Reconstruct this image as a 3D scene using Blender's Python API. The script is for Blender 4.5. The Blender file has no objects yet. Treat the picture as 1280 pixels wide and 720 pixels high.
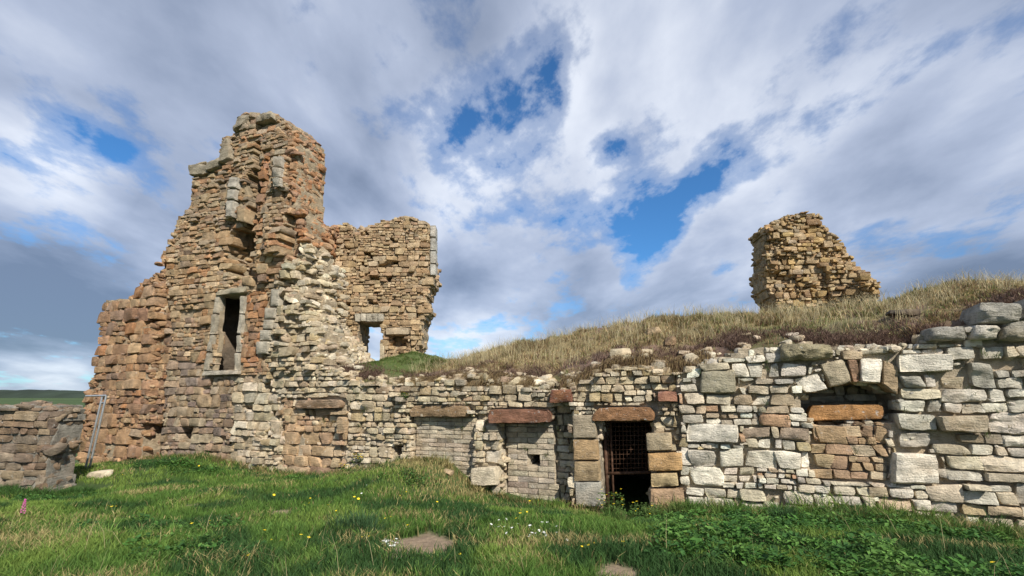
import bpy, math, random
import numpy as np
from mathutils import Vector, Matrix

R = np.random.default_rng(7)
random.seed(7)
sc = bpy.context.scene
COL = sc.collection

# ------------------------------------------------------------------ camera model (photo 1280x720)
F, CX, CY, HZ, EYE = 600.0, 640.0, 360.0, 495.0, 1.6
PITCH = math.atan((HZ - CY) / F)
CP, SP = math.cos(PITCH), math.sin(PITCH)

def ray(px, py):
    v = py - CY
    fw = F * CP + v * SP
    return (px - CX) / fw, -(v * CP - F * SP) / fw      # X/Y, (z-EYE)/Y

# ------------------------------------------------------------------ noise
_T = R.random((64, 64, 64)).astype(np.float32)
def vnoise(p):
    p = np.asarray(p, dtype=np.float64)
    i = np.floor(p).astype(np.int64); f = p - i; f = f * f * (3 - 2 * f)
    x0, y0, z0 = i[..., 0] & 63, i[..., 1] & 63, i[..., 2] & 63
    x1, y1, z1 = (x0 + 1) & 63, (y0 + 1) & 63, (z0 + 1) & 63
    fx, fy, fz = f[..., 0], f[..., 1], f[..., 2]
    a = _T[x0, y0, z0] * (1 - fx) + _T[x1, y0, z0] * fx
    b = _T[x0, y1, z0] * (1 - fx) + _T[x1, y1, z0] * fx
    c = _T[x0, y0, z1] * (1 - fx) + _T[x1, y0, z1] * fx
    d = _T[x0, y1, z1] * (1 - fx) + _T[x1, y1, z1] * fx
    return ((a * (1 - fy) + b * fy) * (1 - fz) + (c * (1 - fy) + d * fy) * fz) * 2 - 1

def fbm(p, o=4, gain=.5):
    p = np.asarray(p, dtype=np.float64); s = 0; a = 1; t = 0
    for k in range(o):
        s = s + a * vnoise(p * (2 ** k) + 17.3 * k); t += a; a *= gain
    return s / t

def sstep(a, b, x):
    x = np.clip((x - a) / (b - a), 0, 1); return x * x * (3 - 2 * x)

def inpoly(poly, x, y):
    x = np.asarray(x, float); y = np.asarray(y, float)
    r = np.zeros(np.broadcast(x, y).shape, bool); n = len(poly)
    for i in range(n):
        x0, y0 = poly[i]; x1, y1 = poly[(i + 1) % n]
        if y0 == y1: continue
        c = ((y0 > y) != (y1 > y)) & (x < (x1 - x0) * (y - y0) / (y1 - y0) + x0)
        r ^= c
    return r

# ------------------------------------------------------------------ mesh helpers
class MB:
    """collects vertices / faces / per-vertex colours, links ONE mesh object"""
    def __init__(s): s.V = []; s.Fc = []; s.C = []; s.n = 0
    def add(s, V, faces, col):
        V = np.asarray(V, float); k = len(V)
        s.V.append(V)
        c = np.asarray(col, float)
        if c.ndim == 1: c = np.tile(c, (k, 1))
        s.C.append(c[:, :3])
        for f in faces: s.Fc.append(np.asarray(f, np.int64) + s.n)
        s.n += k
    def verts(s): return np.concatenate(s.V)
    def build(s, name, mat, parent=None, smooth=True, angle=38, V=None):
        V = s.verts() if V is None else V
        me = bpy.data.meshes.new(name)
        me.vertices.add(len(V)); me.vertices.foreach_set('co', V.astype(np.float32).ravel())
        tot = [f.shape[1] for f in s.Fc for _ in range(0)]
        idx = np.concatenate([f.ravel() for f in s.Fc])
        tot = np.concatenate([np.full(len(f), f.shape[1]) for f in s.Fc])
        me.loops.add(len(idx)); me.loops.foreach_set('vertex_index', idx.astype(np.int32))
        st = np.concatenate([[0], np.cumsum(tot)[:-1]])
        me.polygons.add(len(tot)); me.polygons.foreach_set('loop_start', st.astype(np.int32))
        me.polygons.foreach_set('loop_total', tot.astype(np.int32))
        me.update(calc_edges=True); me.validate()
        C = np.concatenate(s.C); C4 = np.concatenate([C, np.ones((len(C), 1))], 1)
        at = me.color_attributes.new('Col', 'FLOAT_COLOR', 'POINT')
        if len(me.vertices) == len(C4): at.data.foreach_set('color', C4.astype(np.float32).ravel())
        me.materials.append(mat)
        if smooth:
            me.polygons.foreach_set('use_smooth', np.ones(len(me.polygons), bool))
            if angle and len(me.polygons) < 900000: me.set_sharp_from_angle(angle=math.radians(angle))
        o = bpy.data.objects.new(name, me); COL.objects.link(o)
        if parent is not None: o.parent = parent
        return o

def tag(o, label=None, cat=None, group=None, kind=None):
    if label: o['label'] = label
    if cat: o['category'] = cat
    if group: o['group'] = group
    if kind: o['kind'] = kind
    return o

def empty(name, loc=(0, 0, 0)):
    o = bpy.data.objects.new(name, None); COL.objects.link(o); o.location = loc
    o.empty_display_size = .2
    return o

def attach(o, p):
    """parent an object whose mesh is in world coordinates, keeping it where it is"""
    me = o.data
    me.transform(Matrix.Translation(-Vector(p.location)))
    o.parent = p
    return o

# ------------------------------------------------------------------ materials
def newmat(name):
    m = bpy.data.materials.new(name); m.use_nodes = True
    nt = m.node_tree; nt.nodes.clear()
    out = nt.nodes.new('ShaderNodeOutputMaterial'); b = nt.nodes.new('ShaderNodeBsdfPrincipled')
    nt.links.new(b.outputs[0], out.inputs[0]); b.inputs['Roughness'].default_value = .9
    b.inputs['Specular IOR Level'].default_value = .25
    return m, nt, b, out

def N(nt, t, **k):
    n = nt.nodes.new(t)
    for a, v in k.items():
        if hasattr(n, a): setattr(n, a, v)
        else: n.inputs[a].default_value = v
    return n

def ramp(nt, stops, src, interp='LINEAR'):
    n = nt.nodes.new('ShaderNodeValToRGB'); n.color_ramp.interpolation = interp
    e = n.color_ramp.elements
    while len(e) > 2: e.remove(e[-1])
    for i, (p, c) in enumerate(stops):
        if i >= 2: e.new(p)
        e[i].position = p
        e[i].color = (c[0], c[1], c[2], 1) if hasattr(c, '__len__') else (c, c, c, 1)
    nt.links.new(src, n.inputs[0]); return n

def mixc(nt, fac, a, b, mode='MIX'):
    n = nt.nodes.new('ShaderNodeMix'); n.data_type = 'RGBA'; n.blend_type = mode
    for s, v in ((0, fac), (6, a), (7, b)):
        if hasattr(v, 'is_linked') or hasattr(v, 'links'): nt.links.new(v, n.inputs[s])
        else: n.inputs[s].default_value = v if s == 0 else (*v, 1)
    return n.outputs[2]

def stone_mat(name, bump=.02, lichen=.5, spots=(.62, .61, .57), dark=(.1, .09, .075), darkamt=.5, strata=1.0, warm=(.42, .25, .12), warmamt=.25):
    m, nt, b, out = newmat(name); L = nt.links.new
    tc = N(nt, 'ShaderNodeTexCoord'); P = tc.outputs['Object']
    at = N(nt, 'ShaderNodeAttribute', attribute_name='Col')
    n1 = N(nt, 'ShaderNodeTexNoise', Scale=5.0, Detail=9.0, Roughness=.66); L(P, n1.inputs['Vector'])
    v = ramp(nt, [(.27, .42), (.7, 1.36)], n1.outputs[0])
    c = mixc(nt, 1.0, at.outputs['Color'], v.outputs[0], 'MULTIPLY')
    n5 = N(nt, 'ShaderNodeTexNoise', Scale=1.3, Detail=6.0, Roughness=.6); L(P, n5.inputs['Vector'])
    w = ramp(nt, [(.52, 0), (.7, warmamt)], n5.outputs[0]); c = mixc(nt, w.outputs[0], c, warm)
    n2 = N(nt, 'ShaderNodeTexNoise', Scale=12.0, Detail=5.0, Roughness=.7); L(P, n2.inputs['Vector'])
    l = ramp(nt, [(.6, 0), (.69, lichen)], n2.outputs[0]); c = mixc(nt, l.outputs[0], c, spots)
    n3 = N(nt, 'ShaderNodeTexNoise', Scale=3.1, Detail=9.0, Roughness=.75)
    mp2 = N(nt, 'ShaderNodeMapping'); mp2.inputs['Location'].default_value = (7, 3, 1); L(P, mp2.inputs[0]); L(mp2.outputs[0], n3.inputs['Vector'])
    d = ramp(nt, [(.56, 0), (.72, darkamt)], n3.outputs[0]); c = mixc(nt, d.outputs[0], c, dark)
    L(c, b.inputs['Base Color'])
    mp = N(nt, 'ShaderNodeMapping'); mp.inputs['Scale'].default_value = (1, 1, 4.5); mp.inputs['Rotation'].default_value = (.08, .12, 0)
    L(P, mp.inputs[0])
    n4 = N(nt, 'ShaderNodeTexNoise', Scale=7.0, Detail=7.0, Roughness=.7); L(mp.outputs[0], n4.inputs['Vector'])
    n6 = N(nt, 'ShaderNodeTexNoise', Scale=38.0, Detail=5.0, Roughness=.65); L(P, n6.inputs['Vector'])
    ad = N(nt, 'ShaderNodeMath', operation='MULTIPLY_ADD'); L(n4.outputs[0], ad.inputs[0]); ad.inputs[1].default_value = strata; L(n6.outputs[0], ad.inputs[2])
    bp = N(nt, 'ShaderNodeBump', Strength=.9, Distance=bump); L(ad.outputs[0], bp.inputs['Height']); L(bp.outputs[0], b.inputs['Normal'])
    return m

M_STONE = stone_mat('sandstone', bump=.045, lichen=.3)
M_WALL = stone_mat('pale_limewashed_stone', bump=.035, lichen=.3, spots=(.66, .65, .6), darkamt=.35, strata=1.3, warm=(.5, .33, .17), warmamt=.3)
M_LINTEL = stone_mat('stained_lintel', bump=.06, lichen=.75, dark=(.07, .045, .03), darkamt=.75, strata=1.6, warm=(.45, .22, .08), warmamt=.5)
M_GREYS = stone_mat('weathered_grey_stone', bump=.06, lichen=.5, spots=(.6, .59, .52), dark=(.13, .12, .10), darkamt=.7, strata=1.8, warm=(.45, .36, .2), warmamt=.4)
M_OLD = stone_mat('lichen_stone', bump=.03, lichen=.55, spots=(.42, .42, .39), dark=(.06, .05, .045), darkamt=.85)
M_BRICK = stone_mat('brick', bump=.012, lichen=.15, darkamt=.35, strata=.3, warmamt=.15)

def grass_mat(name):
    m, nt, b, out = newmat(name); L = nt.links.new
    at = N(nt, 'ShaderNodeAttribute', attribute_name='Col')
    L(at.outputs['Color'], b.inputs['Base Color']); b.inputs['Roughness'].default_value = .75
    tr = N(nt, 'ShaderNodeBsdfTranslucent'); L(at.outputs['Color'], tr.inputs[0])
    mx = N(nt, 'ShaderNodeMixShader'); mx.inputs[0].default_value = .3
    L(b.outputs[0], mx.inputs[1]); L(tr.outputs[0], mx.inputs[2]); L(mx.outputs[0], out.inputs[0])
    return m
M_GRASS = grass_mat('grass_blade')

def plain(name, col, rough=.6, metal=0, noise=.3, bump=.002, scale=20):
    m, nt, b, out = newmat(name); L = nt.links.new
    tc = N(nt, 'ShaderNodeTexCoord')
    n = N(nt, 'ShaderNodeTexNoise', Scale=scale, Detail=6.0); L(tc.outputs['Object'], n.inputs['Vector'])
    v = ramp(nt, [(.3, 1 - noise), (.7, 1 + noise)], n.outputs[0])
    L(mixc(nt, 1.0, col, v.outputs[0], 'MULTIPLY'), b.inputs['Base Color'])
    b.inputs['Roughness'].default_value = rough; b.inputs['Metallic'].default_value = metal
    bp = N(nt, 'ShaderNodeBump', Strength=.6, Distance=bump); L(n.outputs[0], bp.inputs['Height']); L(bp.outputs[0], b.inputs['Normal'])
    return m
M_RUST = plain('rusty_iron', (.10, .055, .035), .75, .3, .6, .004)
M_GALV = plain('galvanised_steel', (.5, .52, .52), .4, .8, .15, .001)
M_YEL = plain('yellow_petal', (.85, .62, .03), .6, 0, .1)
M_WHT = plain('white_petal', (.8, .8, .75), .6, 0, .1)
M_PINK = plain('pink_petal', (.62, .12, .36), .6, 0, .2)
M_STEM = plain('green_stem', (.12, .2, .05), .6, 0, .2)

# ------------------------------------------------------------------ stone primitives
CREAM = (.69, .59, .43); WHITE = (.80, .73, .60); GREY = (.46, .43, .36); TAN = (.46, .34, .21); ORANGE = (.47, .25, .12)
PINK = (.38, .265, .19); PURP = (.25, .205, .19); OCHRE = (.50, .38, .19); BROWN = (.27, .18, .11); DGREY = (.22, .215, .20)
SAND = (.50, .42, .29); RED = (.30, .12, .07)
PAL = {
 'wall': [(WHITE, 42), (CREAM, 24), (GREY, 10), (SAND, 9), (OCHRE, 6), (TAN, 6), (ORANGE, 2), (PINK, 2)],
 'wallgrey': [(WHITE, 30), (GREY, 38), (CREAM, 22), (SAND, 8), (TAN, 4)],
 'rubble': [(CREAM, 36), (SAND, 28), (WHITE, 16), (GREY, 12), (OCHRE, 6), (PINK, 4)],
 'towerlow': [(PINK, 32), (TAN, 34), (SAND, 14), (ORANGE, 8), (PURP, 9), (GREY, 3)],
 'towermid': [(TAN, 26), (SAND, 30), (CREAM, 12), (PINK, 12), (ORANGE, 8), (PURP, 5), (GREY, 9)],
 'towerpurple': [(PURP, 24), (PINK, 22), (SAND, 24), (TAN, 20), (CREAM, 10)],
 'towerup': [(GREY, 26), (SAND, 27), (TAN, 19), (PINK, 12), (ORANGE, 9), (DGREY, 6)],
 'orange': [(ORANGE, 40), (TAN, 42), (PINK, 20)],
 'rear': [(SAND, 36), (TAN, 26), (CREAM, 14), (PINK, 12), (GREY, 8), (BROWN, 3)],
 'stump': [(SAND, 34), (OCHRE, 22), (TAN, 20), (CREAM, 12), (GREY, 8), (BROWN, 5)],
 'old': [(DGREY, 26), (PINK, 22), (GREY, 22), (BROWN, 14), (SAND, 12), (PURP, 10)],
 'infill': [(TAN, 34), (PINK, 24), (SAND, 25), (WHITE, 14)],
 'brick': [((.52, .445, .33), 4), ((.47, .39, .29), 3), ((.56, .48, .35), 2), ((.44, .39, .32), 2)],
}
def pick(pal, harm=None):
    it = PAL[pal]; w = np.array([x[1] for x in it], float); w /= w.sum()
    c = np.array(it[R.choice(len(it), p=w)][0]); j = R.normal(0, .10)
    mean = (np.array([x[0] for x in it]) * w[:, None]).sum(0)
    hm = HARM.get(pal, .38) if harm is None else harm
    c = (c * (1 - hm) + mean * hm) * np.array(TONE.get(pal, (1, 1, 1)))
    return np.clip(c * (1 + j) * (1 + R.normal(0, .014, 3)), .02, .85)

TONE = {'old': (.70, .63, .55), 'towerlow': (.93, .79, .68), 'towermid': (.92, .81, .70), 'towerpurple': (.9, .86, .82), 'towerup': (.88, .79, .70), 'rear': (.92, .83, .72), 'orange': (.95, .85, .8), 'infill': (1.05, .95, .85), 'rubble': (.93, .9, .85), 'stump': (.9, .80, .68)}  # field wall entry darkened: its shaded look is put into the stone colour
TONE_OLD = 1
HARM = {'old': .6, 'wall': .25, 'wallgrey': .3, 'brick': .3, 'towerup': .45, 'stump': .25, 'rear': .45}
class Stones(MB):
    """MB whose vertices also carry a displacement direction and amount"""
    def __init__(s): super().__init__(); s.Dr = []; s.A = []; s.S = []
    def addd(s, V, faces, col, dr, amp, strata=3.0):
        k = len(V); s.add(V, faces, col)
        dr = np.asarray(dr, float); s.Dr.append(np.tile(dr, (k, 1)) if dr.ndim == 1 else dr)
        s.A.append(np.broadcast_to(np.asarray(amp, float), (k,)).copy())
        s.S.append(np.tile(R.random(3) * 40, (k, 1)))
    def finish(s, freq=6.0, strata=3.0):
        V = s.verts(); D = np.concatenate(s.Dr); A = np.concatenate(s.A); S = np.concatenate(s.S)
        p = V * np.array([1, 1, strata]) * freq * .55 + S
        n = fbm(p, 4, .55); rdg = 1 - np.abs(fbm(p * .5 + 9, 2)) * 3
        V = V + D * (A * (n * 1.0 + rdg * .3))[:, None]
        q = V * 9.0 + S
        V = V + np.stack([fbm(q, 2), fbm(q + 31, 2), fbm(q + 57, 2)], 1) * (A * .45)[:, None]
        return V
    def make(s, name, mat, parent=None, freq=6.0, strata=3.0, angle=40):
        return s.build(name, mat, None, True, angle, V=s.finish(freq, strata)) if parent is None else attach(s.build(name, mat, None, True, angle, V=s.finish(freq, strata)), parent)

_gc = {}
def grid_faces(nu, nv):
    if (nu, nv) not in _gc:
        i = np.arange(nu - 1)[:, None]; j = np.arange(nv - 1)[None, :]
        a = (i * nv + j).ravel()
        _gc[(nu, nv)] = np.stack([a, a + nv, a + nv + 1, a + 1], 1)
    return _gc[(nu, nv)]

def face_stone(ms, W, quad, off, depth, col, res=.05, amp=.02, gap=.012, rnd=None, pil=None, tilt=0):
    """quad = BL, BR, TR, TL in wall coords (s,z). A stone whose face bulges out of the wall and runs 'depth' into it."""
    q = np.array(quad, float); c = q.mean(0)
    w = np.linalg.norm(q[1] - q[0]); h = np.linalg.norm(q[3] - q[0])
    nu = int(np.clip(w / res, 3, 26)); nv = int(np.clip(h / res, 3, 18))
    k = R.uniform(.05, .5) if rnd is None else rnd
    U = np.concatenate([[-1, -1], np.linspace(-.93, .93, nu), [1, 1]]); Vv = np.concatenate([[-1, -1], np.linspace(-.9, .9, nv), [1, 1]])
    IU = np.concatenate([[2, 1], np.zeros(nu), [1, 2]]); IV = np.concatenate([[2, 1], np.zeros(nv), [1, 2]])
    u, v = np.meshgrid(U, Vv, indexing='ij'); iu, iv = np.meshgrid(IU, IV, indexing='ij'); b = np.maximum(iu, iv)
    uu = u * np.sqrt(np.clip(1 - k * v * v * .5, .1, 1)); vv = v * np.sqrt(np.clip(1 - k * u * u * .5, .1, 1))
    uu = uu * (1 - gap / max(w, .05) * 2 * .5); vv = vv * (1 - gap / max(h, .05))
    a, e = (uu + 1) / 2, (vv + 1) / 2
    P = (q[0] * ((1 - a) * (1 - e))[..., None] + q[1] * (a * (1 - e))[..., None] + q[2] * (a * e)[..., None] + q[3] * ((1 - a) * e)[..., None])
    P = c + (P - c) * np.where(b == 2, .96, 1.0)[..., None]
    m = min(w, h); bul = (m * R.uniform(.03, .11) if pil is None else pil)
    d = off + bul * (1 - np.abs(u) ** 3) * (1 - np.abs(v) ** 3) + R.normal(0, .03) * u * w + (R.normal(0, .06) + tilt) * v * h
    d = np.where(b == 1, off - m * .07, d); d = np.where(b == 2, off - depth, d)
    V3 = W.to3(P[..., 0].ravel(), P[..., 1].ravel(), d.ravel())
    A = np.where(b == 2, 0, np.where(b == 1, .7, 1)) * amp
    ms.addd(V3, [grid_faces(len(U), len(Vv))], col, W.N3, A.ravel())

_cs = {}
def cubesphere(n):
    if n in _cs: return _cs[n]
    idx = {}; V = []; Fq = []
    def vid(p):
        kk = tuple(int(round(x)) for x in p)
        if kk not in idx: idx[kk] = len(V); V.append([x / n * 2 - 1 for x in kk])
        return idx[kk]
    for ax in range(3):
        for side in (0, n):
            for i in range(n):
                for j in range(n):
                    cs = []
                    for (di, dj) in ((0, 0), (1, 0), (1, 1), (0, 1)):
                        p = [0, 0, 0]; p[ax] = side; p[(ax + 1) % 3] = i + di; p[(ax + 2) % 3] = j + dj; cs.append(vid(p))
                    Fq.append(cs if side else cs[::-1])
    _cs[n] = (np.array(V, float), np.array(Fq)); return _cs[n]

def blob(ms, c, dims, col, n=4, box=.55, rot=None, amp=None, tiltmax=.3):
    V, Fq = cubesphere(n)
    sph = V / np.linalg.norm(V, axis=1)[:, None]
    P = V * box + sph * (1 - box)
    # knock corners off
    for _ in range(3):
        nrm = R.normal(size=3); nrm /= np.linalg.norm(nrm); t = R.uniform(.55, .85)
        dd = P @ nrm; P = P - np.clip(dd - t, 0, None)[:, None] * nrm
    dims = np.array(dims, float); P2 = P * dims / 2
    yaw = R.uniform(0, 6.28) if rot is None else rot
    M = Matrix.Rotation(yaw, 3, 'Z') @ Matrix.Rotation(R.normal(0, tiltmax) * .6, 3, 'X') @ Matrix.Rotation(R.normal(0, tiltmax) * .6, 3, 'Y')
    M = np.array(M); P3 = P2 @ M.T + np.array(c); dr = (sph @ M.T)
    ms.addd(P3, [Fq], col, dr, (min(dims) * .13 if amp is None else amp))

# ------------------------------------------------------------------ walls as relief
class Wall:
    def __init__(s, P0, D, T):
        s.P0 = np.array(P0, float); D = np.array(D, float); s.D = D / np.linalg.norm(D)
        s.Nn = np.array([s.D[1], -s.D[0]]); s.T = T; s.N3 = np.array([s.Nn[0], s.Nn[1], 0]); s.D3 = np.array([s.D[0], s.D[1], 0])
        s.zones = []; s.reliefs = []; s.holes = []
    def to3(s, a, z, d):
        a = np.asarray(a, float); z = np.asarray(z, float) + 0 * a; d = np.asarray(d, float) + 0 * a
        return np.stack([s.P0[0] + s.D[0] * a + s.Nn[0] * d, s.P0[1] + s.D[1] * a + s.Nn[1] * d, z], -1)
    def px(s, px, py):
        rx, rz = ray(px, py); r = np.array([rx, 1.0])
        t = s.P0 @ s.Nn / (r @ s.Nn); P = r * t
        return float((P - s.P0) @ s.D), EYE + rz * t
    def poly(s, pts): return [s.px(*p) for p in pts]
    def wp(s, a, t=0): return s.P0 + s.D * a - s.Nn * t          # plan point t metres behind the face
    def prepare(s, outline, g=.06):
        s.g = g; o = s.poly(outline); xs = [p[0] for p in o]; zs = [p[1] for p in o]
        s.s0, s.z0 = min(xs) - g, min(zs) - g
        s.ns = int((max(xs) - s.s0) / g) + 2; s.nz = int((max(zs) - s.z0) / g) + 2
        cs = s.s0 + (np.arange(s.ns) + .5) * g; cz = s.z0 + (np.arange(s.nz) + .5) * g
        S, Z = np.meshgrid(cs, cz, indexing='ij'); s.S, s.Z = S, Z
        wob = .05
        Sw = S + wob * fbm(np.stack([S * 3, Z * 3, S * 0], -1), 2); Zw = Z + wob * fbm(np.stack([S * 3, Z * 3, S * 0 + 9], -1), 2)
        s.mask = inpoly(o, Sw, Zw); s.zid = np.where(s.mask, 0, -1); s.off = np.zeros_like(S); s.amp = np.zeros_like(S)
        for i, z in enumerate(s.zones):
            if z.get('poly') is not None:
                m = inpoly(s.poly(z['poly']), Sw, Zw) & s.mask
                s.zid[m] = i
        for i, z in enumerate(s.zones):
            s.amp[s.zid == i] = z.get('relief', 0)
        for pl, of in s.reliefs:
            m = inpoly(s.poly(pl), Sw, Zw); s.off[m] = of
        rn = fbm(np.stack([S * 1.6, Z * 1.6, S * 0 + 4], -1), 3)
        s.off = s.off + s.amp * rn * 1.6
        for (x, z) in [(R.uniform(s.s0, s.s0 + s.ns * g), R.uniform(s.z0, s.z0 + s.nz * g)) for _ in range(getattr(s, 'cav', 0))]:
            a, b = R.uniform(.12, .34), R.uniform(.08, .2)
            if s.zones[max(s.zone_at(x, z).item(), 0)].get('h')[1] < .3: s.off[(np.abs(S - x) < a * .5) & (np.abs(Z - z) < b * .5 * (1 + .5 * fbm(np.stack([S * 6, Z * 6, S * 0], -1), 2)))] -= R.uniform(.2, .45)
        s.bk = np.full_like(S, -s.T)
        for pl, of in getattr(s, 'backs', []): s.bk[inpoly(s.poly(pl), S, Z)] = of
        for h in s.holes:
            m = inpoly(s.poly(h), S, Z); s.mask &= ~m; s.zid[m] = -1
    def idx(s, a, z):
        i = np.clip(((np.asarray(a) - s.s0) / s.g).astype(int), 0, s.ns - 1); j = np.clip(((np.asarray(z) - s.z0) / s.g).astype(int), 0, s.nz - 1)
        return i, j
    def zone_at(s, a, z):
        i, j = s.idx(a, z); ok = (np.asarray(a) > s.s0) & (np.asarray(a) < s.s0 + s.ns * s.g) & (np.asarray(z) > s.z0) & (np.asarray(z) < s.z0 + s.nz * s.g)
        return np.where(ok, s.zid[i, j], -1)
    def clip(s, zi, a0, a1, z0, z1):
        am, zm = (a0 + a1) / 2, (z0 + z1) / 2
        def run(vals, ok):
            best = None; i = 0; n = len(vals)
            while i < n:
                if ok[i]:
                    j = i
                    while j < n - 1 and ok[j + 1]: j += 1
                    if best is None or j - i > best[1] - best[0]: best = (i, j)
                    i = j
                i += 1
            if best is None or best[1] - best[0] < 2: return None
            return vals[best[0]], vals[best[1]]
        A = np.linspace(a0, a1, 11); okm = [s.zone_at(A, z0 + (z1 - z0) * f) == zi for f in (.5, .25, .75)]
        r = run(A, max(okm, key=lambda o: o.sum()))
        if r is None: return None
        am = (r[0] + r[1]) / 2
        Zs = np.linspace(z0, z1, 7); q = run(Zs, s.zone_at(am, Zs) == zi)
        if q is None: return None
        return r[0], r[1], q[0], q[1]
    def core(s, ms, col, inset=.065):
        g = s.g; m = s.mask
        nS, nZ = s.ns + 1, s.nz + 1
        pad = np.pad(s.off - 0 * s.off, 1, mode='edge'); padm = np.pad(m, 1)
        offs = np.full((nS, nZ), 9.0)
        for di in (0, 1):
            for dj in (0, 1):
                o = np.where(padm[di:di + nS, dj:dj + nZ], pad[di:di + nS, dj:dj + nZ], 9.0)
                offs = np.minimum(offs, o)
        ins = np.where(np.isin(s.zid, [i for i, z in enumerate(s.zones) if z.get('brick')]), .022, inset)
        pi_ = np.pad(ins, 1, mode='edge'); ins = np.maximum(np.maximum(pi_[:nS, :nZ], pi_[1:nS + 1, :nZ]), np.maximum(pi_[:nS, 1:nZ + 1], pi_[1:nS + 1, 1:nZ + 1]))
        flat = ins < .03; offs = np.where(offs > 8, 0, offs) - ins
        vs = s.s0 + np.arange(nS) * g; vz = s.z0 + np.arange(nZ) * g
        VS, VZ = np.meshgrid(vs, vz, indexing='ij')
        nn = np.stack([VS * 5, VZ * 5, VS * 0], -1)
        jx = fbm(nn, 2) * g * .7; jz = fbm(nn + 20, 2) * g * .7
        offs = offs + fbm(nn * 1.6 + 40, 3) * np.where(flat, .006, .03)
        Vf = s.to3((VS + jx).ravel(), (VZ + jz).ravel(), offs.ravel())
        pb = np.pad(s.bk, 1, mode='edge'); bk = np.maximum(np.maximum(pb[:nS, :nZ], pb[1:nS + 1, :nZ]), np.maximum(pb[:nS, 1:nZ + 1], pb[1:nS + 1, 1:nZ + 1]))
        Vb = s.to3((VS + jx).ravel(), (VZ + jz).ravel(), np.minimum(bk, offs - .08).ravel())
        k = nS * nZ; ci, cj = np.nonzero(m)
        a = ci * nZ + cj; b = a + nZ; c = b + 1; d = a + 1
        faces = [np.stack([a, b, c, d], 1), np.stack([a, d, c, b], 1) + k]
        pm = np.pad(m, 1)
        for (di, dj, p, q) in ((-1, 0, a, d), (1, 0, c, b), (0, -1, b, a), (0, 1, d, c)):
            e = ~pm[ci + 1 + di, cj + 1 + dj]
            faces.append(np.stack([p[e], q[e], q[e] + k, p[e] + k], 1))
        F4 = np.concatenate(faces); V = np.concatenate([Vf, Vb])
        used = np.unique(F4); rm = np.full(len(V), -1); rm[used] = np.arange(len(used))
        cc = np.array(col) * (1 + .15 * fbm(V[used] * 2.0, 3))[:, None]
        ms.add(V[used], [rm[F4]], cc)
        kk = len(used); ms.Dr.append(np.zeros((kk, 3))); ms.A.append(np.zeros(kk)); ms.S.append(np.zeros((kk, 3)))
    def lay(s, ms, zi, scale=1.0):
        zn = s.zones[zi]; sel = s.zid == zi
        if not sel.any(): return
        S, Z = s.S[sel], s.Z[sel]; h0, h1 = zn['h']; asp = zn.get('asp', (1.3, 2.8)); pal = zn['pal']
        gap = zn.get('gap', .02); amp = zn.get('amp', .02); pr = zn.get('prot', .02); res = zn.get('res', .06); dip = zn.get('dip', 0)
        z = Z.min() - .05
        brick = zn.get('brick', False); row = 0
        while z < Z.max() + .05:
            H = R.uniform(h0, h1) * (1 if brick else R.choice([1, 1.6, 2.0]))
            def bnd(zz, sd):
                def fn(a): return zz + (0 if brick else .22 * h0) * vnoise(np.array([a * 1.1, zz * 3.1, sd])) + dip * a
                return fn
            fb, ft = bnd(z, 3.3), bnd(z + H, 3.3)
            a = S.min() - R.uniform(0, .5); row += 1
            if brick: a = S.min() - 1 + (row % 2) * (h0 * asp[0]) * .5
            while a < S.max() + .3:
                cw = (h0 * asp[0] if brick else H * R.uniform(*asp))
                if not brick:
                    nrow = 1 if H < h1 * 1.25 else R.choice([1, 2, 2, 3]) if H < h1 * 1.8 else R.choice([2, 2, 3])
                    if R.random() < .08: nrow += 1
                    if nrow == 1 and H > h1 * 1.3: cw = H * R.uniform(.8, 1.8)
                else: nrow = 1
                cuts = np.sort(np.concatenate([[0], (np.arange(1, nrow) + R.uniform(-.22, .22, nrow - 1)) / nrow, [1]]))
                for r in range(nrow):
                    hh = H * (cuts[r + 1] - cuts[r])
                    x = a
                    while x < a + cw - 1e-4:
                        w = cw if brick else hh * R.uniform(*asp)
                        if a + cw - (x + w) < hh * .6: w = a + cw - x
                        x1 = x + w; xm = (x + x1) / 2
                        zb = fb(xm) + H * cuts[r]; zt = fb(xm) + H * cuts[r + 1] + (ft(xm) - fb(xm) - H) * cuts[r + 1]
                        cl = s.clip(zi, x, x1, zb, zt)
                        if cl is not None:
                            p0, p1, q0, q1 = cl
                            if (p1 - p0) > .035 and (q1 - q0) > .03 and R.random() > zn.get('miss', .02):
                                full = (q0 == zb and q1 == zt)
                                def cz(xx, fr):
                                    if full: return fb(xx) + (ft(xx) - fb(xx)) * fr
                                    return q0 if fr == cuts[r] else q1
                                jt = 0 if brick else min(hh, w) * .16
                                J = R.normal(0, 1, (4, 2)) * jt
                                quad = [(p0 + J[0, 0], cz(p0, cuts[r]) + J[0, 1] * .4), (p1 + J[1, 0], cz(p1, cuts[r]) + J[1, 1] * .4), (p1 + J[2, 0], cz(p1, cuts[r + 1]) + J[2, 1] * .4), (p0 + J[3, 0], cz(p0, cuts[r + 1]) + J[3, 1] * .4)]
                                i, j = s.idx((p0 + p1) / 2, (q0 + q1) / 2)
                                i0, i1 = max(i - 3, 0), min(i + 4, s.ns); j0, j1 = max(j - 3, 0), min(j + 4, s.nz)
                                loc = s.off[i0:i1, j0:j1]; of = float(s.off[i, j])
                                dep = min(max(.22, of - float(loc.min()) + .12), .5)
                                of += R.normal(0, pr) + (abs(R.normal(0, pr * 2.2)) if R.random() < zn.get('stick', .1) else 0)
                                face_stone(ms, s, quad, of, dep, pick(pal), res=res, amp=amp * min(1, (q1 - q0) / .2), gap=gap,
                                           rnd=.05 if brick else None, pil=(.004 if brick else None), tilt=zn.get('tilt', 0))
                        x = x1
                a += cw
            z += H
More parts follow.
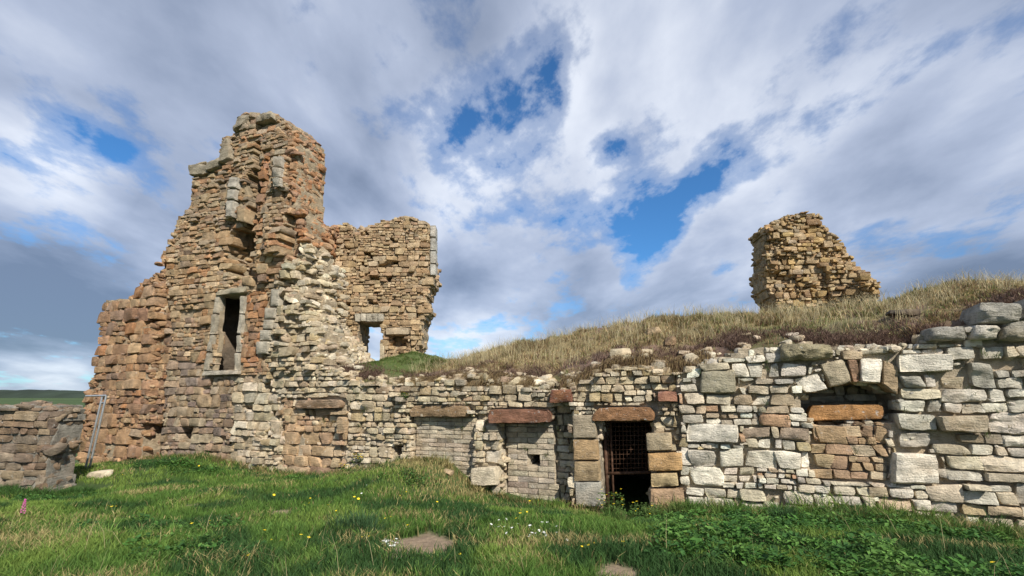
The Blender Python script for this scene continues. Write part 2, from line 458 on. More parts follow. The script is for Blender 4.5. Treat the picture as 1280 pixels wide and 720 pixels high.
    def pins(s, ms, dens, size=.07, inset=.035):
        """small pinning stones pushed into the joints"""
        ok = np.argwhere(s.mask & (s.zid >= 0)); n = int(len(ok) * s.g * s.g * dens)
        for i, j in ok[R.integers(0, len(ok), n)]:
            zn = s.zones[s.zid[i, j]]
            if zn.get('brick'): continue
            f = R.uniform(.6, 1.4) * size; p = s.to3(s.s0 + (i + R.random()) * s.g, s.z0 + (j + R.random()) * s.g, s.off[i, j] - inset)
            blob(ms, p, (f * R.uniform(1, 1.8), .09, f * .75), pick(zn['pal']), 3, rot=math.atan2(s.D[1], s.D[0]) + R.normal(0, .2), tiltmax=.2)
    def edges(s, ms, dims=(.3, .26, .13), dens=1.0, pal='rubble', tmax=None, top=True, sides=True, stepmin=.14, out=.02):
        """rubble stones over broken ends, broken tops and the sides of steps in the face"""
        tmax = s.T if tmax is None else tmax; g = s.g
        pm = np.pad(s.mask, 1); ci, cj = np.nonzero(s.mask); n = 0
        for (di, dj) in ((-1, 0), (1, 0), (0, 1)):
            if dj and not top: continue
            if di and not sides: continue
            e = ~pm[ci + 1 + di, cj + 1 + dj]
            for i, j in zip(ci[e], cj[e]):
                if s.bk[i, j] > -.5: continue
                lng = (dims[2] if di else dims[0]) * .75
                for _ in range(R.poisson(dens * g / lng * max(tmax, .3) / (dims[1] * .75))):
                    t = R.uniform(-.02, min(tmax, -s.bk[i, j] - .1))
                    f = R.uniform(.6, 1.2)
                    a = s.s0 + (i + .5 + di * .5) * g - di * dims[0] * f * .36; z = s.z0 + (j + .5 + dj * .5) * g - dj * dims[2] * f * .3
                    p = s.to3(a - di * out, z - dj * out, min(s.off[i, j], .3) - t - .08)
                    pl = s.zones[max(s.zid[i, j], 0)]['pal'] if pal is None else pal
                    blob(ms, p, (dims[0] * f, dims[1] * f, dims[2] * R.uniform(.6, 1.3)), pick(pl), 4, rot=math.atan2(s.D[1], s.D[0]) + R.normal(0, .4)); n += 1
        # side faces of steps
        for (di, dj) in ((1, 0), (0, 1)):
            A = s.off[:s.ns - di, :s.nz - dj]; B = s.off[di:, dj:]
            mm = s.mask[:s.ns - di, :s.nz - dj] & s.mask[di:, dj:]
            df = A - B; ii, jj = np.nonzero((np.abs(df) > stepmin) & mm)
            for i, j in zip(ii, jj):
                h = abs(df[i, j])
                if R.random() > dens * g / (dims[2] if di else dims[0]) * (h / dims[1]) * 1.6 + .12: continue
                hi = df[i, j] > 0
                oh = max(A[i, j], B[i, j]); sg = -1 if hi else 1
                f = R.uniform(.5, 1.0)
                a = s.s0 + (i + .5 + di * .5) * g + (sg * dims[0] * f * .40 if di else 0); z = s.z0 + (j + .5 + dj * .5) * g + (sg * dims[2] * f * .36 if dj else 0)
                p = s.to3(a, z, oh - dims[1] * f * .5 - R.uniform(0, 1) * max(h - dims[1] * f * .5, 0))
                blob(ms, p, (dims[0] * f, dims[1] * f, dims[2] * f), pick(s.zones[max(s.zid[i, j], 0)]['pal'] if pal is None else pal), 4, rot=math.atan2(s.D[1], s.D[0]) + R.normal(0, .3))
                n += 1
        return n

def px_block(W, quadpx, off, depth, name, mat, parent, col, res=.04, amp=.015, rnd=.12, pil=None, gap=.01):
    if name == 'coping_stone': mat = M_GREYS; amp = .075; res = .03; col = np.array(col) * .97; rnd = R.uniform(.2, .45)
    if name in ('lintel', 'red_block'): mat = M_LINTEL; col = np.array(col) * .95 + .01
    if name == 'lintel': amp = max(amp, .04); rnd = .3; res = .035; pil = .015
    """one dressed stone, given by its four corners in the photo (BL, BR, TR, TL), on wall W"""
    q = [W.px(*p) for p in quadpx]; W.zid[inpoly(q, W.S, W.Z)] = -1
    ms = Stones(); face_stone(ms, W, [W.px(*p) for p in quadpx], off, depth, np.array(col) * (1 + R.normal(0, .05)), res=res, amp=amp, gap=gap, rnd=rnd, pil=pil)
    return ms.make(name, mat, parent)
def rect(x0, y0, x1, y1, lean=0):
    return [(x0, y1), (x1, y1), (x1 + lean, y0), (x0 + lean, y0)]

# ================================================================== THE WALLS
FP0, FD = (0, 9.8), (1, -.37)

# ---------- vault front wall (right) ----------
VW = Wall(FP0, FD, 1.0)
VO = [(352, 640), (352, 470), (380, 455), (420, 462), (440, 474), (480, 480), (520, 476), (560, 474), (600, 470), (640, 480), (690, 487), (716, 484), (745, 470), (770, 458), (800, 455), (835, 464), (868, 458),
      (890, 450), (925, 436), (960, 434), (1000, 428), (1040, 434), (1100, 433), (1142, 431), (1152, 417), (1180, 413), (1206, 409), (1240, 404), (1275, 398), (1300, 378), (1400, 372), (1400, 700), (820, 700), (750, 680), (600, 660)]
VW.zones = [
 dict(poly=None, h=(.10, .17), asp=(1.0, 2.2), pal='rubble', gap=.018, amp=.035, prot=.03, relief=.07, res=.05, stick=.12, miss=.02),
 dict(poly=[(352, 640), (352, 498), (432, 498), (432, 640)], h=(.17, .26), asp=(1.0, 2.0), pal='infill', gap=.018, amp=.025, prot=.02, res=.06),
 dict(poly=[(850, 700), (850, 520), (848, 470), (868, 455), (890, 440), (925, 430), (1145, 425), (1400, 360), (1400, 720)], h=(.155, .235), asp=(1.1, 2.7), pal='wall', gap=.022, amp=.032, prot=.02, relief=.02, res=.035, stick=.08),
 dict(poly=[(1118, 600), (1118, 440), (1140, 425), (1200, 400), (1400, 365), (1400, 600)], h=(.16, .25), asp=(1.5, 3.1), pal='wallgrey', gap=.022, amp=.055, prot=.022, relief=.02, res=.035),
 dict(poly=[(1018, 600), (1012, 527), (1108, 527), (1112, 600)], h=(.17, .24), asp=(1.1, 1.9), pal='infill', gap=.014, amp=.018, prot=.01, res=.05),
 dict(poly=[(516, 620), (514, 521), (590, 520), (592, 620)], h=(.085, .085), asp=(4.6, 4.6), pal='brick', brick=True, gap=.010, amp=.004, prot=.003, res=.05, stick=0, miss=0),
 dict(poly=[(626, 640), (622, 528), (690, 526), (694, 640)], h=(.105, .105), asp=(4.0, 4.0), pal='brick', brick=True, gap=.010, amp=.004, prot=.003, res=.05, stick=0, miss=0),
 dict(poly=[(590, 640), (592, 520), (624, 530), (627, 640)], h=(.14, .26), asp=(.8, 1.5), pal='rubble', gap=.018, amp=.03, prot=.03, relief=.04, res=.05),
 dict(poly=[(850, 475), (870, 455), (1010, 430), (1010, 480), (870, 480)], h=(.14, .22), asp=(1.1, 2.2), pal='wallgrey', gap=.016, amp=.03, prot=.03, res=.045),
]
VW.reliefs = [
 ([(850, 700), (850, 520), (840, 462), (930, 425), (1400, 340), (1400, 720)], .12),
 ([(516, 620), (514, 521), (590, 520), (592, 620)], -.14),
 ([(626, 640), (622, 526), (691, 524), (694, 640)], -.30),
 ([(694, 640), (690, 505), (715, 503), (716, 640)], -.32),
 ([(375, 640), (378, 512), (422, 512), (428, 640)], -.10),
 ([(1006, 504), (1014, 488), (1040, 480), (1090, 480), (1116, 492), (1118, 526), (1006, 527)], -.85),
 ([(1018, 600), (1012, 526), (1108, 526), (1112, 600)], .05),
]
VW.holes = [[(752, 690), (750, 524), (815, 524), (812, 690)], [(655, 572), (667, 572), (667, 582), (655, 582)], [(488, 556), (500, 556), (501, 574), (488, 572)]]
VW.prepare(VO, .06)
vault = tag(empty('vault_wall', tuple(VW.to3(1.5, 0, 0))), 'long pale rubble wall of vaults with a barred doorway, bricked up openings and a grassy bank on top', 'ruined wall')
# lintels, jambs, voussoirs
def vb(name, q, off, dep, col, mat=M_WALL, par=None, **k): return px_block(VW, q, off, dep, name, mat, par or vault, col, **k)
tag(vb('lintel', [(511, 521), (587, 522), (588, 507), (516, 506)], .05, .4, (.40, .27, .15)), 'orange-brown lintel over the left brick infill')
tag(vb('lintel', [(610, 530), (692, 528), (688, 511), (612, 511)], .10, .5, (.31, .15, .09), M_STONE, pil=.03), 'dark red lintel over the taller brick infill')
tag(vb('red_block', [(688, 504), (717, 503), (716, 486), (690, 487)], .10, .5, (.30, .13, .08), M_STONE, amp=.03), 'rough red block poking out under the turf')
tag(vb('lintel', [(738, 527), (822, 526), (816, 508), (748, 509)], .12, .5, (.40, .21, .10), M_STONE, amp=.035, pil=.04), 'rusty orange lintel over the barred doorway')
tag(vb('lintel', [(1010, 527), (1108, 525), (1106, 505), (1013, 506)], -.04, .35, (.50, .26, .10), M_STONE, amp=.02), 'orange slab at the foot of the arched recess')
tag(vb('lintel', [(371, 511), (430, 510), (428, 499), (373, 500)], .10, .4, (.42, .30, .2), M_STONE), 'long tan lintel over the walled-up doorway')
for q, c in (([(717, 548), (747, 548), (744, 518), (716, 519)], (.40, .33, .23)), ([(717, 575), (749, 575), (747, 549), (717, 549)], (.44, .30, .16)),
             ([(718, 601), (751, 601), (749, 576), (718, 576)], (.42, .31, .18)), ([(720, 634), (753, 634), (751, 602), (719, 602)], (.42, .40, .34))):
    vb('jamb_stone', q, .06, .6, c, rnd=.04, amp=.012, pil=.01, gap=.008)
for q, c in (([(809, 563), (841, 562), (840, 540), (808, 541)], (.46, .37, .24)), ([(811, 588), (854, 587), (853, 564), (810, 565)], (.50, .31, .14)),
             ([(815, 607), (849, 606), (847, 589), (814, 590)], (.55, .43, .24)), ([(813, 636), (857, 635), (855, 608), (813, 609)], (.47, .32, .2)),
             ([(818, 655), (862, 655), (858, 637), (816, 638)], (.45, .36, .25))):
    vb('jamb_stone', q, .17, .8, c, rnd=.10, amp=.02, pil=.03)
for q, c in (([(1037, 486), (1063, 478), (1052, 449), (1022, 455)], SAND), ([(1064, 478), (1072, 477), (1068, 449), (1056, 450)], (.40, .25, .16)),
             ([(1073, 479), (1098, 480), (1100, 448), (1072, 448)], WHITE), ([(1099, 482), (1119, 494), (1120, 458), (1102, 450)], TAN), ([(1004, 492), (1034, 487), (1020, 466), (990, 474)], WHITE)):
    vb('arch_stone', q, .12, .45, c, rnd=.2, amp=.045)
vb('coping_stone', [(972, 453), (1040, 449), (1036, 432), (974, 430)], .2, .6, (.42, .36, .22), rnd=.45, amp=.03, pil=.08)
for q, c in (([(874, 492), (920, 492), (918, 462), (876, 464)], (.38, .34, .24)), ([(857, 551), (923, 553), (922, 530), (860, 528)], WHITE), ([(823, 502), (848, 503), (846, 489), (823, 489)], (.32, .15, .10)),
             ([(1110, 603), (1170, 603), (1166, 566), (1112, 564)], WHITE), ([(1119, 466), (1186, 465), (1184, 443), (1118, 444)], WHITE), ([(592, 606), (625, 606), (624, 582), (592, 584)], CREAM)):
    vb('large_stone', q, .17, .3, c, rnd=.14, amp=.03)
# upper wall boulders at far right
for (x0, y0, x1, y1, c) in ((1212, 381, 1268, 407, GREY), (1150, 410, 1200, 428, GREY), (1206, 408, 1240, 426, WHITE), (1240, 404, 1290, 428, GREY), (1274, 372, 1330, 402, GREY)):
    vb('coping_stone', [(x0, y1), (x1, y1), (x1 - 4, y0), (x0 + 5, y0)], .2, .6, c, rnd=.4, amp=.035, pil=.07)

ms = Stones(); VW.core(ms, (.44, .37, .27), inset=.09)
for i in range(len(VW.zones)): VW.lay(ms, i)
VW.pins(ms, 14, .06, .05); VW.edges(ms, (.22, .24, .12), .9, None, tmax=.3)
ms.make('masonry', M_WALL, vault)
# vault chamber behind the doorway and the iron grille in it
def boxmb(mb, c, d, col, R3=None):
    c = np.array(c, float); d = np.array(d, float) / 2
    V = np.array([[x, y, z] for x in (-1, 1) for y in (-1, 1) for z in (-1, 1)], float) * d
    if R3 is not None: V = V @ R3.T
    V = V + c
    mb.add(V, [np.array([[0, 1, 3, 2], [4, 6, 7, 5], [0, 4, 5, 1], [2, 3, 7, 6], [0, 2, 6, 4], [1, 5, 7, 3]])], col)
def wall_local_box(mb, W, a0, a1, z0, z1, d0, d1, col):
    V = W.to3([a0, a1, a1, a0] * 2, [z0, z0, z1, z1] * 2, [d0] * 4 + [d1] * 4)
    mb.add(V, [np.array([[0, 1, 2, 3], [7, 6, 5, 4], [0, 4, 5, 1], [1, 5, 6, 2], [2, 6, 7, 3], [3, 7, 4, 0]])], col)
mb = MB()
a0, zt = VW.px(740, 505); a1, zb = VW.px(840, 655)
for bx in ((a0 - .15, a0, zb - .4, zt, -.9, -4.0), (a1, a1 + .15, zb - .4, zt, -.9, -4.0), (a0 - .15, a1 + .15, zt, zt + .15, -.9, -4.0), (a0 - .15, a1 + .15, zb - .5, zt + .1, -4.0, -4.15), (a0 - .15, a1 + .15, zb - .5, zb - .35, -.5, -4.0)):
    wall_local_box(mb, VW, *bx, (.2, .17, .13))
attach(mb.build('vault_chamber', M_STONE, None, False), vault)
def tube(mb, p, q, r, col, n=8):
    p, q = np.array(p, float), np.array(q, float); d = (q - p); d /= np.linalg.norm(d)
    u = np.cross(d, [0, 0, 1.0]); u = np.array([1.0, 0, 0]) if np.linalg.norm(u) < .01 else u / np.linalg.norm(u); v = np.cross(d, u)
    t = np.arange(n) * 2 * np.pi / n; c = np.outer(np.cos(t), u) + np.outer(np.sin(t), v)
    V = np.concatenate([p + c * r, q + c * r, [p, q]]); i = np.arange(n); j = (i + 1) % n
    mb.add(V, [np.stack([i, j, j + n, i + n], 1), np.stack([j, i, i * 0 + 2 * n], 1), np.stack([i + n, j + n, i * 0 + 2 * n + 1], 1)], col)
gate_d = -.38
def G(px, py, d=gate_d):
    rx, rz = ray(px, py); r = np.array([rx, 1.0]); base = VW.P0 + VW.Nn * d
    t = base @ VW.Nn / (r @ VW.Nn); P = r * t; return np.array([P[0], P[1], EYE + rz * t])
gate = empty('iron_grille', tuple(G(760, 640))); gate.parent = vault; gate.location = tuple(G(760, 640) - np.array(vault.location))
tag(gate, 'rusty iron grille closing the upper half of the doorway')
def gpart(mb, name, mat=M_RUST):
    o = mb.build(name, mat, None, False); o.data.transform(Matrix.Translation(-Vector(G(760, 640)))); o.parent = gate; return o
mb = MB(); bl, br, tr, tl = G(757, 592), G(822, 590), G(822, 522), G(755, 522); lb = G(761, 650)
tube(mb, lb, tl, .035, (1, 1, 1)); tube(mb, bl, br, .028, (1, 1, 1)); tube(mb, G(768, 650), G(763, 522), .02, (1, 1, 1)); tube(mb, tl, tr, .03, (1, 1, 1)); tube(mb, tr, G(822, 592), .03, (1, 1, 1))
gpart(mb, 'gate_frame')
mb = MB()
for k in range(1, 14):
    f = k / 14; tube(mb, bl + (br - bl) * f, tl + (tr - tl) * f, .006, (1, 1, 1), 5)
for k in range(1, 12):
    f = k / 12; tube(mb, bl + (tl - bl) * f, br + (tr - br) * f, .006, (1, 1, 1), 5)
gpart(mb, 'mesh_grid')

# ---------- tower ----------
TW = Wall(FP0, FD, 1.0)
TO = [(84, 640), (89, 585), (93, 550), (97, 525), (98, 500), (108, 470), (127, 464), (127, 440), (131, 400), (139, 377), (160, 373), (172, 352), (188, 345), (200, 335), (206, 312), (213, 298), (221, 270), (238, 264), (243, 228), (238, 214), (250, 208), (262, 207), (274, 196), (280, 170), (288, 168),
      (293, 160), (300, 146), (312, 141), (326, 146), (343, 141), (347, 148), (364, 158), (374, 168), (374, 200), (370, 262), (372, 288), (376, 300), (382, 330), (384, 360), (390, 395), (398, 425), (405, 452), (400, 470), (380, 462), (356, 474), (354, 500), (352, 640)]
TW.zones = [
 dict(poly=None, h=(.12, .19), asp=(1.2, 2.8), pal='towermid', gap=.014, amp=.024, prot=.017, relief=.06, res=.08, stick=.05, miss=.02),
 dict(poly=[(70, 640), (80, 470), (120, 360), (205, 330), (214, 420), (198, 600)], h=(.19, .29), asp=(1.0, 2.1), pal='towerlow', gap=.016, amp=.022, prot=.022, relief=.03, res=.09),
 dict(poly=[(198, 640), (208, 448), (300, 462), (296, 640)], h=(.15, .24), asp=(1.0, 2.2), pal='towerpurple', gap=.016, amp=.02, prot=.015, relief=.02, res=.08),
 dict(poly=[(285, 640), (292, 470), (350, 470), (360, 640)], h=(.13, .24), asp=(1.0, 2.2), pal='rubble', gap=.018, amp=.025, prot=.025, relief=.04, res=.08),
 dict(poly=[(345, 500), (330, 440), (352, 350), (380, 280), (440, 300), (440, 500)], h=(.10, .18), asp=(1.0, 2.2), pal='rubble', gap=.02, amp=.035, prot=.05, relief=.14, res=.07, stick=.15, miss=.04),
 dict(poly=[(230, 275), (238, 200), (300, 130), (385, 130), (385, 285), (300, 290)], h=(.09, .15), asp=(1.4, 3.2), pal='towerup', gap=.014, amp=.024, prot=.022, relief=.08, res=.08, stick=.08, miss=.02),
 dict(poly=[(303, 460), (304, 380), (312, 365), (333, 365), (330, 445), (325, 462)], h=(.19, .25), asp=(1.1, 1.8), pal='orange', gap=.016, amp=.012, prot=.012, relief=0, res=.09, stick=0),
 dict(poly=[(364, 300), (366, 150), (385, 150), (385, 300)], h=(.12, .2), asp=(1.2, 2.4), pal='orange', gap=.016, amp=.02, prot=.025, relief=.03, res=.09),
 dict(poly=[(322, 290), (326, 250), (334, 190), (342, 190), (338, 250), (334, 300)], h=(.15, .22), asp=(1.0, 1.6), pal='orange', gap=.018, amp=.02, prot=.02, relief=0, res=.09),
]
TW.reliefs = [
 ([(85, 470), (127, 464), (130, 590), (75, 600)], -.15),
 ([(128, 464), (138, 370), (203, 330), (208, 400), (192, 600), (122, 600)], .22),
 ([(196, 570), (192, 500), (203, 380), (213, 300), (222, 262), (232, 262), (222, 330), (212, 400), (203, 500), (203, 570)], -.05),
 ([(318, 330), (322, 250), (330, 170), (352, 165), (376, 185), (374, 270), (362, 345), (330, 350)], .14),
 ([(298, 350), (300, 300), (308, 240), (318, 178), (333, 172), (328, 240), (323, 300), (320, 350)], -.7),
 ([(282, 342), (286, 284), (302, 280), (312, 300), (308, 345)], -.8),
 ([(285, 276), (292, 222), (304, 220), (299, 276)], .12),
 ([(352, 240), (353, 200), (366, 198), (366, 240)], .32),
 ([(366, 262), (372, 200), (378, 196), (378, 262)], .1),
 ([(356, 325), (362, 262), (375, 268), (374, 325)], -.2),
 ([(340, 320), (346, 282), (358, 280), (358, 322)], .35),
 ([(372, 345), (376, 320), (386, 318), (384, 345)], -.6),
 ([(347, 382), (352, 352), (362, 352), (360, 382)], -.4),
 ([(386, 400), (382, 345), (400, 340), (408, 400)], -.35),
 ([(408, 408), (406, 386), (418, 386), (420, 408)], -.7),
 ([(412, 445), (410, 434), (424, 434), (424, 446)], -.7),
 ([(260, 466), (275, 370), (281, 370), (270, 466)], .05),
 ([(187, 576), (188, 530), (199, 530), (199, 576)], -.7),
 ([(220, 552), (221, 538), (232, 538), (232, 552)], -.7),
 ([(187, 405), (189, 393), (200, 393), (199, 405)], -.5),
 ([(343, 550), (347, 520), (356, 520), (354, 552)], -.4),
 ([(150, 372), (172, 352), (204, 332), (203, 345), (180, 365), (165, 378)], -.15),
]
TW.holes = [[(266, 464), (277, 371), (305, 364), (300, 464)]]
TW.backs = [([(222, 480), (232, 345), (312, 345), (306, 480)], -.17)]
TW.cav = 55
TW.prepare(TO, .07)
tower = tag(empty('ruined_tower', tuple(TW.to3(-8, 0, 0))), 'tall jagged tan sandstone tower ruin with a tall slit window, left of the vault wall', 'ruined tower')
def tb(name, q, off, dep, col, mat=M_STONE, **k): return px_block(TW, q, off, dep, name, mat, tower, col, **k)
PALE = (.47, .42, .33)
for y0, y1 in ((370, 392), (393, 418), (419, 440), (441, 463)):
    lx = lambda y: 279 - (y - 370) * .16
    tb('window_jamb', [(lx(y1) - 8, y1), (lx(y1) - 2, y1), (lx(y0) - 2, y0), (lx(y0) - 7, y0)], .05, .16, (.45, .395, .30), rnd=.05, amp=.02)
    rx = lambda y: 303 - (y - 370) * .09
    tb('window_jamb', [(rx(y1) - 1, y1), (rx(y1) + 4, y1), (rx(y0) + 4, y0), (rx(y0) - 1, y0)], .03, .2, PALE, rnd=.05, amp=.012)
tb('window_sill', [(256, 470), (302, 468), (301, 463), (260, 463)], .12, .6, PALE, rnd=.08, amp=.015)
tb('window_lintel', [(271, 371), (309, 366), (312, 358), (276, 363)], .08, .6, (.40, .35, .25), rnd=.15, amp=.03)
for i, (y0, y1) in enumerate(((362, 384), (385, 399), (400, 412), (413, 426), (427, 443))):
    x = 347 - (y0 - 362) * .2; w = (6, 9, 7, 9, 11)[i]
    tb('quoin', [(x - w, y1), (x + 6 - i * .5, y1), (x + 6, y0), (x - w + 1, y0)], .10, .4, PALE, rnd=.08, amp=.015)
for (x0, y0, x1, y1, of) in ((355, 203, 365, 216, .38), (354, 217, 364, 228, .38), (353, 229, 363, 239, .36), (292, 224, 302, 238, .17), (290, 239, 300, 252, .17), (288, 253, 298, 274, .18)):
    tb('quoin', [(x0, y1), (x1, y1), (x1 + 1, y0), (x0 + 1, y0)], of, .5, (.44, .40, .33), rnd=.12, amp=.03)
tb('quoin', [(299, 277), (310, 279), (312, 262), (301, 260)], .12, .5, TAN, rnd=.08)
# curved springer and cap slabs on the broken top
for q in ([(241, 222), (262, 218), (260, 206), (240, 208)], [(262, 216), (277, 210), (281, 196), (262, 205)], [(277, 208), (292, 200), (287, 172), (281, 178)], [(294, 168), (308, 160), (314, 143), (298, 148)], [(322, 156), (345, 150), (342, 140), (324, 147)]):
    tb('springer_stone', q, .10, .7, (.33, .285, .21), rnd=.35, amp=.06, res=.06, pil=.03)

ms = Stones(); TW.core(ms, (.40, .32, .215))
for i in range(len(TW.zones)): TW.lay(ms, i)
TW.pins(ms, 12, .08); TW.edges(ms, (.30, .30, .14), 1.5, None, tmax=.95)
ms.make('masonry', M_STONE, tower, freq=5)
# return wall: the tower's right-hand side, running back
PA = TW.P0 * 0 + np.array([-5.66, 11.9]); 
RW = Wall((-5.66, 11.9), (-.09, .995), .8)
def yz(Y, py):                                           # height on the return wall at depth Y seen at image row py (solved at that point)
    X = -5.66 - .09 * (Y - 11.9) / .995
    rx0 = X / Y
    v = py - CY; fw = F * CP + v * SP
    return EYE - (v * CP - F * SP) / fw * Y
prof = [(11.7, 160), (12.2, 172), (12.6, 184), (13.1, 188), (13.15, 200), (13.2, 215), (13.2, 240), (13.3, 262), (13.8, 282), (15.6, 286)]
rp = [((Y - 11.9) / .995, yz(Y, y)) for Y, y in prof]
rp = [(max(a, .55), b) for a, b in rp]
RO = [(.55, -.3)] + rp + [(3.9, -.3)]
RW.poly_raw = True
_px = RW.poly
RW.poly = lambda pts: pts
RW.zones = [dict(poly=None, h=(.12, .2), asp=(1.3, 2.8), pal='orange', gap=.016, amp=.02, prot=.02, relief=.04, res=.09, stick=.06),
            dict(poly=[(-.3, -1), (-.3, 5.2), (4.2, 5.2), (4.2, -1)], h=(.12, .2), asp=(1.3, 2.6), pal='rear', gap=.018, amp=.03, prot=.035, relief=.12, res=.09, stick=.15)]
RW.reliefs = [([(.7, 5.4), (.7, 6.1), (1.1, 6.1), (1.1, 5.4)], -.6), ([(2.4, 4.2), (2.4, 5.0), (2.9, 5.0), (2.9, 4.2)], -.6)]
RW.prepare(RO, .07)
ms = Stones(); RW.core(ms, (.36, .28, .19))
for i in range(2): RW.lay(ms, i)
RW.edges(ms, (.35, .3, .13), 1.0, None, tmax=.75)
ms.make('return_wall', M_STONE, tower, freq=5)

# dark chamber behind the tall window
mb = MB(); a0, z0 = TW.px(266, 468); a1, z1 = TW.px(306, 358)
aL = a0 - .62
for bx in ((aL - .15, aL, z0 - .3, z1 + .1, -.19, -3.4), (a1, a1 + .12, z0 - .3, z1 + .1, -.19, -3.4), (aL - .15, a1 + .12, z1 + .1, z1 + .2, -.19, -3.4), (aL - .15, a1 + .12, z0 - .3, z1 + .2, -3.4, -3.5), (aL - .15, a1 + .12, z0 - .35, z0 - .1, -.19, -3.4)):
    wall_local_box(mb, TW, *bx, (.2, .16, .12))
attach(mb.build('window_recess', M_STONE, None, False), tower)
# collapsed rubble ramp leaning on the return wall
def rz_(X, Y): return 4.35 - (X + 5.75) * 1.15 - .12 * np.abs(Y - 13.6) + .25 * fbm(np.stack([X * 1.5, Y * 1.5, X * 0], -1), 3)
rx_, ry_ = np.meshgrid(np.arange(-6.0, -3.3, .1), np.arange(11.95, 15.3, .1), indexing='ij'); rzz = rz_(rx_, ry_)
ms = Stones(); Vr = np.stack([rx_.ravel(), ry_.ravel(), rzz.ravel() - .08], 1)
ms.addd(Vr, [grid_faces(*rx_.shape)], (.44, .37, .26), (0, 0, 1), .03)
for _ in range(1500):
    X = R.uniform(-5.95, -3.4); Y = R.uniform(11.9, 15.2); f = R.uniform(.5, 1.3)
    blob(ms, (X, Y, float(rz_(np.array(X), np.array(Y)))), (.26 * f, .24 * f, .13 * f), pick('rubble'), 3 if f < 1 else 4)
ms.make('rubble_ramp', M_STONE, tower, freq=7)

# ---------- rear gable wall ----------
GW = Wall((-6.3, 15.5), (1, .02), 1.3)
GO = [(400, 500), (408, 300), (412, 286), (420, 280), (434, 278), (441, 284), (444, 292), (448, 284), (470, 278), (497, 272), (510, 269), (526, 276), (538, 281), (539, 318), (544, 330), (541, 352), (532, 374), (537, 385), (529, 400), (525, 440), (532, 500)]
GW.zones = [dict(poly=None, h=(.10, .17), asp=(1.0, 2.4), pal='rear', gap=.016, amp=.022, prot=.025, relief=.05, res=.1, stick=.1, miss=.03),
            dict(poly=[(445, 350), (443, 290), (450, 280), (505, 268), (505, 300), (470, 310)], h=(.09, .14), asp=(1.2, 2.4), pal='rear', gap=.014, amp=.012, prot=.015, relief=.02, res=.1, stick=.05)]
GW.reliefs = [([(484, 433), (485, 419), (509, 418), (509, 433)], -.6), ([(449, 335), (449, 326), (457, 326), (457, 335)], -.5), ([(492, 330), (492, 322), (499, 322), (499, 330)], -.4), ([(470, 335), (472, 328), (478, 328), (478, 335)], -.3)]
GW.holes = [[(447, 480), (447, 402), (477, 401), (476, 480)]]
GW.cav = 22
GW.prepare(GO, .08)
gable = tag(empty('gable_wall', tuple(GW.to3(2, 2, 0))), 'free-standing rear wall with an open window showing sky, right behind the tall tower', 'ruined wall')
def gb(name, q, off, dep, col, **k): return px_block(GW, q, off, dep, name, M_STONE, gable, col, **k)
for i in range(5):
    x = 444 + i * 7.2; gb('window_lintel', [(x, 402), (x + 7, 402), (x + 7, 392), (x, 392)], .05, .5, (.45, .41, .33), rnd=.08, amp=.012)
gb('window_jamb', [(440, 461), (449, 461), (449, 440), (441, 440)], .06, .5, PALE, rnd=.06); gb('window_jamb', [(475, 455), (481, 455), (481, 428), (475, 428)], .05, .5, SAND, rnd=.06)
gb('shelf_stone', [(482, 419), (512, 418), (512, 409), (482, 410)], .06, .5, (.45, .36, .25), rnd=.08)
for i in range(4):
    y = 282 + i * 16; gb('quoin', [(538, y + 15), (545, y + 15), (545, y), (538, y)], .05, .5, (.44, .42, .37), rnd=.06)

ms = Stones(); GW.core(ms, (.40, .32, .22))
for i in range(2): GW.lay(ms, i)
GW.pins(ms, 8, .09); GW.edges(ms, (.30, .3, .13), .8, None, tmax=1.25)
ms.make('masonry', M_STONE, gable, freq=5)
# ---------- lone stump on the bank ----------
LW = Wall((7.9, 12.6), (1, -.12), 1.1)
LO = [(972, 398), (970, 378), (961, 352), (958, 330), (961, 300), (957, 284), (966, 277), (982, 270), (1000, 264), (1022, 262), (1030, 268), (1034, 280), (1042, 293), (1054, 306), (1064, 320), (1072, 338), (1083, 350), (1089, 364), (1090, 398)]
LW.zones = [dict(poly=None, h=(.07, .13), asp=(.9, 2.2), pal='stump', gap=.012, amp=.04, prot=.035, relief=.20, res=.06, stick=.16, miss=.04)]
LW.reliefs = [([(935, 345), (950, 330), (1000, 345), (1020, 362), (960, 372), (938, 360)], -.22), ([(955, 300), (975, 295), (985, 310), (960, 318)], -.15), ([(1040, 380), (1030, 340), (1060, 330), (1096, 360), (1096, 390)], .25)]
LW.prepare(LO, .05)
stump = tag(empty('wall_fragment', tuple(LW.to3(.3, 3.3, 0))), 'lone ragged stump of rubble wall standing on the grassy bank at right', 'ruined wall')
ms = Stones(); LW.core(ms, (.36, .28, .17), inset=.1)
LW.lay(ms, 0)
LW.edges(ms, (.28, .26, .10), 1.3, None, tmax=1.05)
ms.make('masonry', M_STONE, stump, freq=7)

# ---------- low wall end at far left ----------
OW = Wall((-7.9, 9.5), (1, -.05), .55)
OO = [(-260, 660), (-260, 508), (-100, 510), (0, 510), (30, 506), (50, 509), (66, 508), (74, 513), (73, 525), (64, 545), (66, 560), (58, 580), (60, 612), (58, 660)]
OW.zones = [dict(poly=None, h=(.11, .19), asp=(1.4, 3.4), pal='old', gap=.008, amp=.03, prot=.015, relief=.05, res=.05, stick=.1)]
OW.prepare(OO, .06)
old = tag(empty('field_wall', tuple(OW.to3(-1, 0, 0))), 'low lichen-covered stone wall, shade painted into its dark colour, ending at the left edge of the photo', 'stone wall')
ms = Stones(); OW.core(ms, (.26, .24, .2), inset=.03)
OW.lay(ms, 0); OW.edges(ms, (.28, .25, .13), 1.6, None, tmax=.5)
ms.make('masonry', M_OLD, old)

